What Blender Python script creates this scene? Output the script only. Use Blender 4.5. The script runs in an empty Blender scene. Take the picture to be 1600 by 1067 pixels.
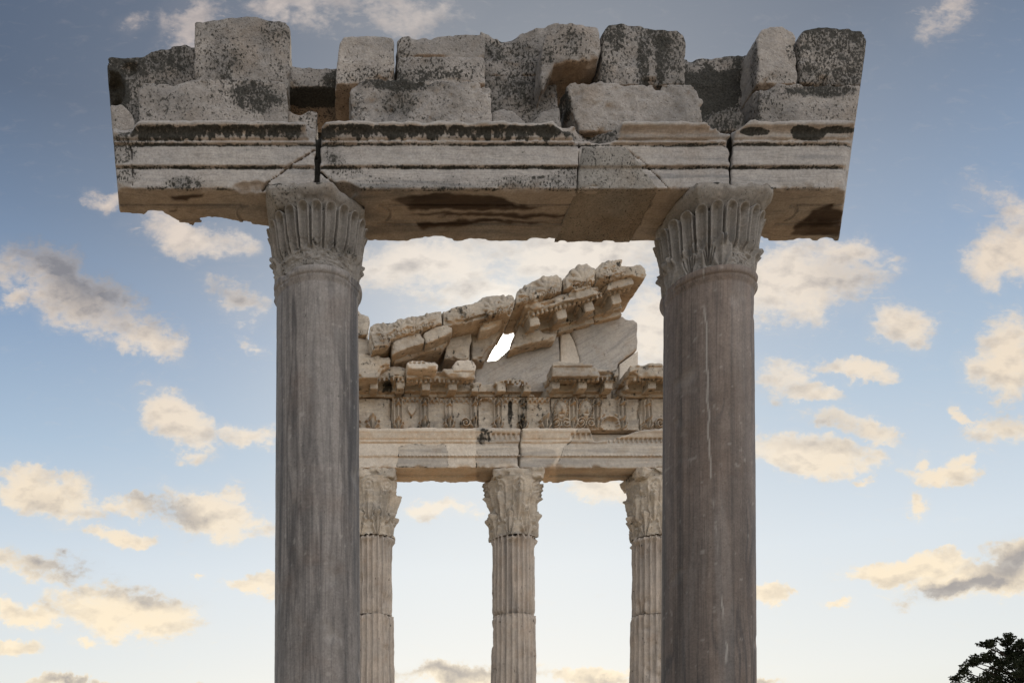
import bpy, math, random
import numpy as np
from mathutils import Vector

# =====================================================================
#  CAMERA, SKY, SUN, EXPOSURE
# =====================================================================
scene = bpy.context.scene
COL = scene.collection
EYE = 1.6                      # eye height above the ground
F, CX, HZ = 1225.0, 510.0, 1200.0   # focal length / principal point / horizon, in photo pixels

cam_d = bpy.data.cameras.new("camera")
cam = bpy.data.objects.new("camera", cam_d)
COL.objects.link(cam)
cam.location = (0, 0, EYE)
cam.rotation_euler = (math.radians(90), 0, 0)
cam_d.sensor_width = 36.0
cam_d.lens = F * 36.0 / 1600.0
cam_d.shift_x = (800 - CX) / 1600.0
cam_d.shift_y = (HZ - 533.5) / 1600.0
cam_d.clip_start = 0.05
cam_d.clip_end = 20000
scene.camera = cam

scene.view_settings.view_transform = 'Standard'
scene.view_settings.look = 'None'
scene.view_settings.exposure = 0.0
scene.view_settings.gamma = 1.0

SUN = Vector(((779 - CX) / F, 1.0, (HZ - 545) / F)).normalized()
SUN_EL = math.asin(SUN.z)
SUN_AZ = math.atan2(SUN.x, SUN.y)

sun_d = bpy.data.lights.new("sun", 'SUN')
sun = bpy.data.objects.new("sun", sun_d)
COL.objects.link(sun)
sun_d.energy = 4.0
sun_d.angle = math.radians(0.5)
sun_d.color = (1.0, 0.86, 0.68)
sun.rotation_euler = SUN.to_track_quat('Z', 'Y').to_euler()
sun.location = (20, 90, 60)


class NT:
    """small helper for node trees"""
    def __init__(s, tree):
        s.t = tree
        s.n = tree.nodes
        s.l = tree.links

    def node(s, kind, **kw):
        n = s.n.new(kind)
        for k, v in kw.items():
            setattr(n, k, v)
        return n

    def put(s, sock, v):
        if v is None:
            return
        if isinstance(v, bpy.types.NodeSocket):
            s.l.new(v, sock)
        else:
            sock.default_value = v

    def math(s, op, a, b=None, c=None, clamp=False):
        n = s.node('ShaderNodeMath', operation=op, use_clamp=clamp)
        for i, v in enumerate((a, b, c)):
            if v is not None:
                s.put(n.inputs[i], v)
        return n.outputs[0]

    def vmath(s, op, a, b=None, out=0):
        n = s.node('ShaderNodeVectorMath', operation=op)
        s.put(n.inputs[0], a)
        if b is not None:
            s.put(n.inputs[1], b)
        return n.outputs[out]

    def scale(s, a, f):
        n = s.node('ShaderNodeVectorMath', operation='SCALE')
        s.put(n.inputs[0], a)
        s.put(n.inputs[3], f)
        return n.outputs[0]

    def rng(s, v, a, b, c=0.0, d=1.0, smooth=False):
        n = s.node('ShaderNodeMapRange')
        n.clamp = True
        if smooth:
            n.interpolation_type = 'SMOOTHSTEP'
        for i, x in enumerate((v, a, b, c, d)):
            s.put(n.inputs[i], x)
        return n.outputs[0]

    def mix(s, f, a, b, mode='MIX'):
        n = s.node('ShaderNodeMix', data_type='RGBA', blend_type=mode)
        s.put(n.inputs[0], f)
        s.put(n.inputs[6], a)
        s.put(n.inputs[7], b)
        return n.outputs[2]

    def noise(s, vec, scale, detail=4.0, rough=0.55, dist=0.0, col=False):
        n = s.node('ShaderNodeTexNoise')
        s.put(n.inputs['Vector'], vec)
        s.put(n.inputs['Scale'], scale)
        s.put(n.inputs['Detail'], detail)
        s.put(n.inputs['Roughness'], rough)
        s.put(n.inputs['Distortion'], dist)
        return n.outputs[1 if col else 0]

    def mapping(s, vec, loc=(0, 0, 0), rot=(0, 0, 0), sc=(1, 1, 1), kind='POINT'):
        n = s.node('ShaderNodeMapping', vector_type=kind)
        s.put(n.inputs[0], vec)
        n.inputs[1].default_value = loc
        n.inputs[2].default_value = rot
        n.inputs[3].default_value = sc
        return n.outputs[0]


# --- clouds: soft patches of the sky, by direction (units: 100 px of the gnomonic plane) ---
# (x, y, rx, ry, tilt, weight)   tilt > 0 : running down to the right
LIT = [
    (115, 455, 190, 62, 28, 1.0), (235, 540, 80, 32, 12, 1.0), (20, 470, 40, 24, 0, .7),
    (168, 316, 42, 22, 0, .75), (300, 372, 120, 42, 12, 1.0), (375, 472, 70, 38, 30, .75),
    (395, 535, 34, 16, 25, .5), (285, 662, 92, 50, 40, 1.05), (402, 678, 66, 30, 0, .85),
    (70, 772, 125, 46, 14, 1.05), (185, 835, 80, 20, 12, .9), (215, 790, 70, 22, 0, .8),
    (325, 805, 115, 46, 14, 1.05), (195, 955, 150, 58, 8, 1.1), (35, 955, 115, 32, 6, 1.0),
    (60, 880, 110, 30, 5, .75), (15, 1010, 60, 20, 0, .9), (135, 1000, 36, 13, 10, .7),
    (400, 914, 70, 17, 0, .85), (120, 1066, 130, 13, 0, .8), (290, 1063, 40, 7, 0, .6), (300, 905, 18, 9, 0, .6),
    (310, 45, 70, 90, 30, .62), (600, 10, 170, 70, 0, .62), (455, 5, 100, 45, 0, .6),
    (205, 45, 40, 24, 0, .42), (640, 45, 80, 40, 0, .4),
    (660, 415, 170, 70, 0, 1.0), (880, 400, 220, 70, 0, 1.05), (1010, 500, 110, 120, 0, .95),
    (740, 470, 130, 36, -12, .75), (690, 798, 100, 26, -4, .8), (945, 772, 95, 30, 8, .85),
    (740, 1055, 190, 22, 0, 1.0), (930, 1058, 110, 18, 0, .95),
    (1245, 440, 170, 84, -6, 1.1), (1330, 400, 110, 40, 8, .75), (1405, 508, 66, 44, 15, .85),
    (1325, 577, 78, 20, 10, 1.05), (1265, 604, 66, 20, 10, .95), (1205, 585, 70, 40, 0, .75),
    (1310, 650, 90, 24, 10, .75), (1375, 676, 66, 26, 38, .8), (1265, 712, 150, 46, 6, 1.2),
    (1345, 757, 28, 12, 0, .8), (1575, 405, 82, 62, 0, 1.15), (1540, 300, 70, 40, 0, .5),
    (1585, 345, 70, 50, 0, .6), (1575, 560, 72, 90, 10, 1.05), (1505, 650, 36, 12, 50, .7),
    (1570, 670, 90, 40, -8, .7), (1500, 720, 40, 18, -30, .7), (1470, 742, 76, 20, 0, 1.0),
    (1437, 725, 24, 32, 20, .8), (1432, 790, 26, 32, 0, .95), (1420, 885, 140, 26, -6, 1.15),
    (1530, 905, 160, 46, -8, 1.1), (1200, 934, 46, 22, 0, .95), (1308, 942, 30, 11, 0, .7), (1240, 918, 16, 10, 0, .6),
    (1590, 860, 90, 40, -25, .95), (1180, 1064, 50, 12, 0, .9), (1110, 200, 60, 30, 0, .0), (1470, 20, 90, 60, 0, .35),
]
DARK = [
    (115, 405, 240, 85, 30, 1.25), (60, 340, 140, 50, 25, .7), (240, 455, 120, 40, 40, .8), (360, 455, 90, 40, 10, .45),
    (262, 798, 75, 28, 20, .85), (130, 885, 150, 34, 8, .9), (235, 925, 110, 30, 10, .6), (310, 945, 50, 16, 0, .4),
    (60, 775, 60, 20, 10, .25), (110, 1066, 110, 16, 0, .7), (700, 1052, 150, 20, 0, .8), (830, 1060, 80, 14, 0, .6), (950, 1066, 90, 12, 0, .5),
    (1340, 440, 110, 60, 10, .3), (1190, 610, 60, 60, 0, .3), (1260, 695, 90, 20, 0, .3), (1310, 660, 110, 30, 15, .35),
    (1500, 920, 140, 22, -12, 1.1), (1580, 880, 90, 50, -22, 1.0), (1590, 815, 60, 30, -25, .8),
    (600, 20, 200, 90, 0, .35), (310, 30, 80, 60, 0, .2), (1540, 330, 60, 60, 0, .3), (1575, 640, 80, 60, 0, .35), (1180, 1066, 60, 14, 0, .7),
]


def build_world():
    w = bpy.data.worlds.new("World")
    scene.world = w
    w.use_nodes = True
    g = NT(w.node_tree)
    g.n.clear()
    out = g.node('ShaderNodeOutputWorld')
    bg = g.node('ShaderNodeBackground')
    g.l.new(bg.outputs[0], out.inputs[0])
    w.cycles.sampling_method = 'MANUAL'
    w.cycles.sample_map_resolution = 1024

    sky = g.node('ShaderNodeTexSky')
    sky.sky_type = 'NISHITA'
    sky.sun_disc = False
    sky.sun_elevation = SUN_EL
    sky.sun_rotation = SUN_AZ
    sky.air_density = 1.0
    sky.dust_density = 0.6
    sky.ozone_density = 2.5
    STR = 0.1

    tc = g.node('ShaderNodeTexCoord').outputs['Generated']
    d = g.vmath('NORMALIZE', tc)
    sep = g.node('ShaderNodeSeparateXYZ')
    g.l.new(d, sep.inputs[0])
    x, y, z = sep.outputs
    ys = g.math('MAXIMUM', y, 0.08)
    front = g.rng(y, 0.12, 0.3)
    u = g.math('ADD', g.math('MULTIPLY', g.math('DIVIDE', x, ys), F / 100), CX / 100)
    v = g.math('SUBTRACT', HZ / 100, g.math('MULTIPLY', g.math('DIVIDE', z, ys), F / 100))
    cmb = g.node('ShaderNodeCombineXYZ')
    g.l.new(u, cmb.inputs[0])
    g.l.new(v, cmb.inputs[1])
    uv = cmb.outputs[0]

    # warp the patches so that no ellipse shows
    wn = g.noise(uv, 1.1, 5.0, 0.6, 0.0, col=True)
    wv = g.scale(g.vmath('SUBTRACT', wn, (0.5, 0.5, 0.5)), 0.95)
    wn2 = g.noise(uv, 5.0, 4.0, 0.6, 0.0, col=True)
    wv2 = g.scale(g.vmath('SUBTRACT', wn2, (0.5, 0.5, 0.5)), 0.16)
    uvw = g.vmath('ADD', g.vmath('ADD', uv, wv), wv2)

    def field(blobs):
        acc = None
        for (bx, by, rx, ry, t, wt) in blobs:
            if wt <= 0:
                continue
            m = g.mapping(uvw, (bx / 100, by / 100, 0), (0, 0, math.radians(t)),
                          (rx / 100 * 1.08, ry / 100 * 1.05, 1), 'TEXTURE')
            gr = g.node('ShaderNodeTexGradient', gradient_type='SPHERICAL')
            g.l.new(m, gr.inputs[0])
            val = g.math('MULTIPLY', gr.outputs[1], wt)
            acc = val if acc is None else g.math('MAXIMUM', acc, val)
        return acc

    lit = field(LIT)
    dark = field(DARK)
    # stretched billow texture
    st = g.mapping(uv, (0, 0, 0), (0, 0, math.radians(-14)), (1.0, 1.55, 1))
    fb = g.noise(st, 1.35, 6.5, 0.55, 0.1)
    st2 = g.vmath('ADD', st, (0.10, 0.20, 0))
    fb2 = g.noise(st2, 1.35, 6.5, 0.55, 0.1)
    dens = g.math('ADD', lit, g.math('MULTIPLY', g.math('SUBTRACT', fb, 0.5), 1.35))
    n6 = g.noise(g.vmath('ADD', st, (3, 7, 0)), 6.5, 6.0, 0.62, 0.3)
    dens = g.math('ADD', dens, g.math('MULTIPLY', g.math('SUBTRACT', n6, 0.5), 0.55))
    crisp = g.rng(dens, 0.17, 0.52, 0.0, 1.0, True)
    softc = g.rng(dens, 0.04, 0.85, 0.0, 1.0, True)
    sm = g.rng(v, 3.2, 8.5, 0.85, 0.30)
    cov = g.math('ADD', g.math('MULTIPLY', crisp, g.math('SUBTRACT', 1.0, sm)), g.math('MULTIPLY', softc, sm))
    cov = g.math('MULTIPLY', cov, g.rng(lit, 0.02, 0.2))
    thin = g.math('MULTIPLY', g.rng(lit, 0.0, 0.6), 0.14)      # soft veil around each cloud
    ws = g.noise(g.mapping(uv, (5, 2, 0), (0, 0, math.radians(-24)), (1.0, 2.6, 1)), 2.6, 8.0, 0.66, 0.6)
    wisp = g.math('MULTIPLY', g.rng(ws, 0.52, 0.78, 0, 1, True), g.rng(lit, -0.01, 0.35, 0.06, 0.75))
    thin = g.math('MAXIMUM', thin, wisp)
    cov = g.math('MAXIMUM', cov, thin)
    cov = g.math('MULTIPLY', cov, front)
    shade = g.math('ADD', 0.97, g.math('MULTIPLY', g.math('SUBTRACT', fb2, fb), 2.1), clamp=True)
    shade = g.math('SUBTRACT', shade, g.math('MULTIPLY', g.rng(dark, 0.05, 0.75), 0.95), clamp=True)

    # generic broken clouds for the rest of the dome (behind the viewer)
    gn = g.noise(d, 3.0, 7.0, 0.55)
    gcov = g.math('MULTIPLY', g.rng(gn, 0.42, 0.56, 0, 1, True), g.math('SUBTRACT', 1.0, front))
    gcov = g.math('MULTIPLY', gcov, g.rng(z, 0.0, 0.12))

    # ---- clear sky: Nishita, toned ----
    nish = g.scale(sky.outputs[0], STR)
    elev = g.math('ARCSINE', z)
    ramp = g.node('ShaderNodeValToRGB')
    cr = ramp.color_ramp
    g.l.new(g.rng(elev, 0.0, 0.9), ramp.inputs[0])
    els = cr.elements
    els[0].position = 0.0
    els[0].color = (1.0, 0.91, 0.74, 1)
    els[1].position = 1.0
    els[1].color = (0.045, 0.072, 0.125, 1)
    for p, c in ((0.12, (0.96, 0.92, 0.84)), (0.27, (0.76, 0.81, 0.84)), (0.42, (0.445, 0.565, 0.69)),
                 (0.55, (0.25, 0.36, 0.52)), (0.66, (0.138, 0.208, 0.322)), (0.76, (0.070, 0.109, 0.178))):
        e = els.new(p)
        e.color = (*c, 1)
    sd = g.node('ShaderNodeVectorMath', operation='DOT_PRODUCT')
    g.l.new(d, sd.inputs[0])
    sd.inputs[1].default_value = SUN
    sdot = sd.outputs[1]
    ang = g.math('ARCCOSINE', g.math('MINIMUM', sdot, 0.999999))
    clear = g.mix(0.9, nish, ramp.outputs[0])
    # farther from the sun the blue deepens, near the sun it pales
    far = g.rng(ang, 0.25, 0.95)
    clear = g.mix(far, clear, g.mix(1.0, clear, (0.78, 0.86, 0.94, 1), 'MULTIPLY'))
    aure = g.math('POWER', 2.718, g.math('MULTIPLY', ang, -5.0))
    clear = g.mix(g.math('MULTIPLY', aure, 0.75, clamp=True), clear, (0.95, 0.92, 0.84, 1))

    # ---- cloud colours : cream where the sun reaches, mauve grey in their own shade ----
    hi = g.rng(elev, 0.10, 0.72)
    litc = g.mix(hi, (1.08, 0.91, 0.65, 1), (0.66, 0.56, 0.51, 1))
    nearsun = g.rng(ang, 0.45, 0.05)
    litc = g.mix(g.math('MULTIPLY', nearsun, 0.6), litc, (1.0, 0.95, 0.86, 1))
    drkc = g.mix(hi, (0.42, 0.38, 0.35, 1), (0.17, 0.18, 0.22, 1))
    cloud = g.mix(shade, drkc, litc)
    rimw = g.math('MULTIPLY', g.math('MULTIPLY', cov, g.math('SUBTRACT', 1.0, cov)), 0.9)
    cloud = g.mix(rimw, cloud, g.mix(1.0, litc, (1.12, 1.08, 1.0, 1), 'MULTIPLY'))
    col = g.mix(g.math('MULTIPLY', cov, 0.93), clear, cloud)
    # unseen bright area added to the rear sky to light the stone fronts
    bk = g.node('ShaderNodeVectorMath', operation='DOT_PRODUCT')
    g.l.new(d, bk.inputs[0])
    bk.inputs[1].default_value = Vector((.42, -.72, .50)).normalized()
    rear_fill = g.rng(bk.outputs[1], .50, .92, 0, 1, True)
    col = g.mix(gcov, col, g.mix(rear_fill, (.45, .45, .46, 1), (2.35, 2.25, 2.14, 1)))

    # ---- the sun and its glare in the air ----
    core = g.rng(ang, math.radians(0.75), math.radians(0.40), 0.0, 40.0)
    g1 = g.math('MULTIPLY', g.math('POWER', 2.718, g.math('MULTIPLY', ang, -1 / math.radians(0.85))), 3.5)
    glow = g.math('ADD', core, g1)
    sunc = g.scale((1.0, 0.93, 0.8), glow)
    col = g.mix(1.0, col, sunc, 'ADD')
    g.l.new(col, bg.inputs[0])
    bg.inputs[1].default_value = 1.0


build_world()

# =====================================================================
#  HELPERS : noise, signed distance shapes, surface nets, objects
# =====================================================================
_r = np.random.RandomState(11)
LAT = _r.uniform(-1, 1, (64, 64, 64)).astype(np.float32)
ROT = np.array([[.36, .48, -.8], [-.8, .6, 0], [.48, .64, .6]], np.float32)


def vnoise(P):
    i = np.floor(P).astype(np.int32)
    f = (P - i).astype(np.float32)
    f = f * f * f * (f * (f * 6 - 15) + 10)
    a = i & 63
    b = (i + 1) & 63
    x0, y0, z0 = a.T
    x1, y1, z1 = b.T
    fx, fy, fz = f.T
    c00 = LAT[x0, y0, z0] * (1 - fx) + LAT[x1, y0, z0] * fx
    c10 = LAT[x0, y1, z0] * (1 - fx) + LAT[x1, y1, z0] * fx
    c01 = LAT[x0, y0, z1] * (1 - fx) + LAT[x1, y0, z1] * fx
    c11 = LAT[x0, y1, z1] * (1 - fx) + LAT[x1, y1, z1] * fx
    return (c00 * (1 - fy) + c10 * fy) * (1 - fz) + (c01 * (1 - fy) + c11 * fy) * fz


def fbm(P, freq, octs=4, gain=.5, seed=0.0):
    P = np.asarray(P, np.float32) * freq + np.float32(seed * 7.31 + 3.7)
    s = np.zeros(len(P), np.float32)
    a, tot = 1.0, 0.0
    for _ in range(octs):
        s += a * vnoise(P)
        tot += a
        a *= gain
        P = P @ ROT * 2.03 + 5.17
    return s / tot


def sstep(a, b, x):
    t = np.clip((x - a) / (b - a), 0, 1)
    return t * t * (3 - 2 * t)


def poly_sd(px, pz, poly):
    """signed distance of points to a closed polygon, negative inside"""
    poly = np.asarray(poly, np.float32)
    d = np.full(px.shape, 1e9, np.float32)
    s = np.zeros(px.shape, bool)
    n = len(poly)
    for i in range(n):
        ax, az = poly[i]
        bx, bz = poly[(i + 1) % n]
        ex, ez = bx - ax, bz - az
        wx, wz = px - ax, pz - az
        t = np.clip((wx * ex + wz * ez) / (ex * ex + ez * ez + 1e-12), 0, 1)
        d = np.minimum(d, (wx - ex * t) ** 2 + (wz - ez * t) ** 2)
        c = ((az > pz) != (bz > pz)) & (px < (bx - ax) * (pz - az) / (bz - az + 1e-12) + ax)
        s ^= c
    d = np.sqrt(d)
    return np.where(s, -d, d)


def round_max(a, b, r):
    qa, qb = a + r, b + r
    return np.minimum(np.maximum(qa, qb), 0) + np.sqrt(np.maximum(qa, 0) ** 2 + np.maximum(qb, 0) ** 2) - r


def sbox(X, Y, Z, x0, x1, y0, y1, z0, z1):
    return np.maximum(np.maximum(np.abs(X - (x0 + x1) / 2) - (x1 - x0) / 2,
                                 np.abs(Y - (y0 + y1) / 2) - (y1 - y0) / 2),
                      np.abs(Z - (z0 + z1) / 2) - (z1 - z0) / 2)


def surface_nets(d, org, h):
    s = d < 0
    n0, n1, n2 = d.shape
    cnt = np.zeros((n0 - 1, n1 - 1, n2 - 1), np.int8)
    for a in (0, 1):
        for b in (0, 1):
            for c in (0, 1):
                cnt += s[a:n0 - 1 + a, b:n1 - 1 + b, c:n2 - 1 + c]
    idx = np.argwhere((cnt > 0) & (cnt < 8))
    ids = np.full(cnt.shape, -1, np.int32)
    ids[idx[:, 0], idx[:, 1], idx[:, 2]] = np.arange(len(idx))
    pos = np.zeros((len(idx), 3), np.float32)
    k = np.zeros(len(idx), np.float32)
    corners = [(a, b, c) for a in (0, 1) for b in (0, 1) for c in (0, 1)]
    vals = {c: d[idx[:, 0] + c[0], idx[:, 1] + c[1], idx[:, 2] + c[2]] for c in corners}
    for c in corners:
        for ax in range(3):
            if c[ax] == 0:
                e = list(c)
                e[ax] = 1
                va, vb = vals[c], vals[tuple(e)]
                cr = (va < 0) != (vb < 0)
                t = np.where(cr, va / np.where(cr, va - vb, 1), 0)
                p = np.tile(np.array(c, np.float32), (len(idx), 1))
                p[:, ax] = t
                pos += p * cr[:, None]
                k += cr
    V = (idx + pos / k[:, None]) * h + np.asarray(org, np.float32)
    Q = []
    for ax in range(3):
        o = [(1, 2), (2, 0), (0, 1)][ax]
        sl0 = [slice(None)] * 3
        sl1 = [slice(None)] * 3
        sl0[ax] = slice(0, -1)
        sl1[ax] = slice(1, None)
        A, B = s[tuple(sl0)], s[tuple(sl1)]
        e = np.argwhere(A != B)
        ok = np.ones(len(e), bool)
        for a2 in o:
            ok &= (e[:, a2] > 0) & (e[:, a2] < d.shape[a2] - 1)
        e = e[ok]
        inside = A[e[:, 0], e[:, 1], e[:, 2]]
        q = []
        for (i, j) in ((-1, -1), (0, -1), (0, 0), (-1, 0)):
            ee = e.copy()
            ee[:, o[0]] += i
            ee[:, o[1]] += j
            q.append(ids[ee[:, 0], ee[:, 1], ee[:, 2]])
        q = np.stack(q, 1)
        q[~inside] = q[~inside][:, ::-1]
        Q.append(q)
    return V, np.concatenate(Q)


def make_mesh(name, V, Q, mat, parent=None, attrs=None, smooth=True, loc=(0, 0, 0)):
    V = np.asarray(V, np.float32) - np.asarray(loc, np.float32)
    me = bpy.data.meshes.new(name)
    me.vertices.add(len(V))
    me.vertices.foreach_set('co', V.ravel())
    Q = np.asarray(Q, np.int32)
    nq, kk = Q.shape
    me.loops.add(nq * kk)
    me.loops.foreach_set('vertex_index', Q.ravel())
    me.polygons.add(nq)
    me.polygons.foreach_set('loop_start', np.arange(0, nq * kk, kk, dtype=np.int32))
    me.update(calc_edges=True)
    me.validate()
    if smooth:
        me.polygons.foreach_set('use_smooth', np.ones(len(me.polygons), bool))
    for k, a in (attrs or {}).items():
        at = me.attributes.new(k, 'FLOAT', 'POINT')
        at.data.foreach_set('value', np.asarray(a, np.float32))
    me.materials.append(mat)
    o = bpy.data.objects.new(name, me)
    COL.objects.link(o)
    o.location = loc
    if parent is not None:
        o.parent = parent
        o.location = Vector(loc) - Vector(parent.location)
    return o


def tag(o, label, cat, group=None, kind=None):
    if kind or label:
        o['kind'] = kind or 'thing'
    if label:
        o['label'] = label
    if cat:
        o['category'] = cat
    if group:
        o['group'] = group
    return o


def empty(name, loc, label, cat, group=None):
    o = bpy.data.objects.new(name, None)
    o.empty_display_size = 0.2
    COL.objects.link(o)
    o.location = loc
    return tag(o, label, cat, group)


def PX(px, py, Y):
    """photo pixel -> x, z (z from the ground) on the plane at distance Y"""
    return ((px - CX) / F * Y, EYE + (HZ - py) / F * Y)


def to_px(V):
    return CX + F * V[:, 0] / V[:, 1], HZ - F * (V[:, 2] - EYE) / V[:, 1]


def grid_of(lo, hi, h):
    n = [int(math.ceil((b - a) / h)) + 1 for a, b in zip(lo, hi)]
    return np.meshgrid(*[(lo[i] + np.arange(n[i]) * h).astype(np.float32) for i in range(3)], indexing='ij')


# saw-cut slanting ends of the near entablature
def cut_left(X, Y, Z):
    # photo line (165,83)-(187,335)
    k = (187 - 165) / (335 - 83)
    return ((165 + (HZ - 83) * k - CX) * Y - k * F * (Z - EYE) - X * F) / (F * 5.3) * 5.3


def cut_right(X, Y, Z):
    k = -(1357 - 1309) / (384 - 46)
    return (X * F - (1357 + (HZ - 46) * k - CX) * Y + k * F * (Z - EYE)) / F


def grime_shade_at(V, base, blobs, seed):
    """density of black lichen and painted hollow shade: a base value, patches (px, py, rx, ry, value) with ragged edges"""
    px, py = to_px(V)
    g = np.full(len(V), base, np.float32)
    w = fbm(V, 4.0, 4, .55, seed + 40)
    g += 0.22 * fbm(V, 2.2, 3, .5, seed + 17)
    for (bx, by, rx, ry, val) in blobs:
        e = np.sqrt(((px - bx) / rx) ** 2 + ((py - by) / ry) ** 2) + w * .55
        g = g + (val - g) * (1 - sstep(.55, 1.15, e)) if val >= base else g + (val - g) * (1 - sstep(.55, 1.15, e))
    return np.clip(g, 0, 1)


# =====================================================================
#  MATERIALS
# =====================================================================
def stone_mat(name, c1, c2, vein, vein_amt=.5, stretch=(.5, 5, 5), vscale=2.0, rough=.85, speck=58.0,
              bump=.5, warm=(.30, .20, .11), warm_amt=.25, pits=0.5, ochre=.75, wisps=0.0, soot=5.0, rot=0.0):
    m = bpy.data.materials.new(name)
    m.use_nodes = True
    g = NT(m.node_tree)
    b = g.n['Principled BSDF']
    oc = g.node('ShaderNodeTexCoord').outputs['Object']
    rnd = g.node('ShaderNodeObjectInfo').outputs['Random']
    off = g.node('ShaderNodeCombineXYZ')
    r10 = g.math('MULTIPLY', rnd, 23.0)
    for i in range(3):
        g.l.new(r10, off.inputs[i])
    p = g.vmath('ADD', oc, off.outputs[0])
    n1 = g.noise(p, 1.6, 6, .6)
    col = g.mix(g.rng(n1, .33, .67), c1, c2)
    pv = g.mapping(g.mapping(p, rot=(0, rot, 0)), sc=stretch) if rot else g.mapping(p, sc=stretch)
    vn = g.noise(pv, vscale, 7, .62, .6)
    col = g.mix(g.math('MULTIPLY', g.rng(vn, .52, .68, 0, 1, True), vein_amt), col, vein)
    vn2 = g.noise(g.vmath('ADD', pv, (9, 4, 7)), vscale * 2.3, 6, .6, .9)
    line = g.rng(g.math('ABSOLUTE', g.math('SUBTRACT', vn2, .5)), .0, .035, 1, 0)
    col = g.mix(g.math('MULTIPLY', line, vein_amt * .6), col, vein)
    if wisps:
        vv_ = g.node('ShaderNodeAttribute')
        vv_.attribute_name = 'vein'
        col = g.mix(g.math('MULTIPLY', vv_.outputs['Fac'], .8), col, (.062, .060, .064, 1))
        wp = g.noise(g.mapping(p, sc=(2.6, 2.6, .17)), 1.6, 6, .55, 1.1)
        col = g.mix(g.math('MULTIPLY', g.rng(wp, .55, .68, 0, 1, True), wisps), col, (.055, .055, .06, 1))
        wp2 = g.noise(g.mapping(p, (4, 7, 2), sc=(2.2, 2.2, .2)), 1.3, 5, .55, .8)
        col = g.mix(g.math('MULTIPLY', g.rng(wp2, .54, .66, 0, 1, True), wisps * .5), col, (.30, .285, .28, 1))
    # rust / earth tint
    wn = g.noise(g.vmath('ADD', p, (3, 13, 5)), 2.3, 5, .6)
    col = g.mix(g.math('MULTIPLY', g.rng(wn, .5, .72, 0, 1, True), warm_amt), col, (*warm, 1))
    # grain
    gr = g.noise(p, 70, 4, .7)
    col = g.mix(1.0, col, g.mix(g.rng(gr, .3, .7), (.74, .74, .74, 1), (1.12, 1.12, 1.12, 1)), 'MULTIPLY')
    gr2 = g.noise(p, 14, 5, .65)
    col = g.mix(1.0, col, g.mix(g.rng(gr2, .3, .7), (.84, .83, .82, 1), (1.08, 1.08, 1.08, 1)), 'MULTIPLY')

    def attr(nm):
        a = g.node('ShaderNodeAttribute')
        a.attribute_name = nm
        return a.outputs['Fac']
    pale = attr('pale')
    col = g.mix(pale, col, (.55, .53, .50, 1))
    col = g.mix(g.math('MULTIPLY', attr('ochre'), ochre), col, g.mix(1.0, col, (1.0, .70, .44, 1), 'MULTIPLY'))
    brown = attr('brown')
    bn = g.noise(pv, 6, 4, .6)
    col = g.mix(g.math('MULTIPLY', brown, .95), col, g.mix(g.rng(bn, .35, .65), (.030, .016, .009, 1), (.065, .038, .022, 1)))
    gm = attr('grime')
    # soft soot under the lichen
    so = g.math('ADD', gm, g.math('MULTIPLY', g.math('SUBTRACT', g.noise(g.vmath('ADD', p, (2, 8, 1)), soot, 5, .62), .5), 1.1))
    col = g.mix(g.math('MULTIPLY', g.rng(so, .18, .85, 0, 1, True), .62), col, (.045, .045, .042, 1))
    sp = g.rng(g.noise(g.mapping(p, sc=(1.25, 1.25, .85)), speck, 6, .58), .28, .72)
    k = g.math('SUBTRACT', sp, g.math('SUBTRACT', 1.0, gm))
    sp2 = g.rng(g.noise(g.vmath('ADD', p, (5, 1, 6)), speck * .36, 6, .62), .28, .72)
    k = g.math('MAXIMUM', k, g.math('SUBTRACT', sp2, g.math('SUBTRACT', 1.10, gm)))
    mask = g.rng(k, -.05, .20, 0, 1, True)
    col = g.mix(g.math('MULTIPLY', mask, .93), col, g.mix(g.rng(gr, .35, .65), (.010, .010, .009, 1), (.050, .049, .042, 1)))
    g.l.new(col, b.inputs['Base Color'])
    b.inputs['Roughness'].default_value = rough
    b.inputs['Specular IOR Level'].default_value = .3
    # relief
    h1 = g.noise(p, 45, 6, .65)
    h2 = g.noise(p, 160, 3, .6)
    vor = g.node('ShaderNodeTexVoronoi')
    g.put(vor.inputs['Vector'], p)
    vor.inputs['Scale'].default_value = 38
    pit = g.math('MULTIPLY', g.rng(vor.outputs['Distance'], 0, .28), pits)
    hh = g.math('ADD', g.math('ADD', h1, g.math('MULTIPLY', h2, .35)), pit)
    hh = g.math('SUBTRACT', hh, g.math('MULTIPLY', mask, .25))
    bp = g.node('ShaderNodeBump')
    bp.inputs['Strength'].default_value = bump
    bp.inputs['Distance'].default_value = .012
    g.l.new(hh, bp.inputs['Height'])
    g.l.new(bp.outputs[0], b.inputs['Normal'])
    return m


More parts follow.
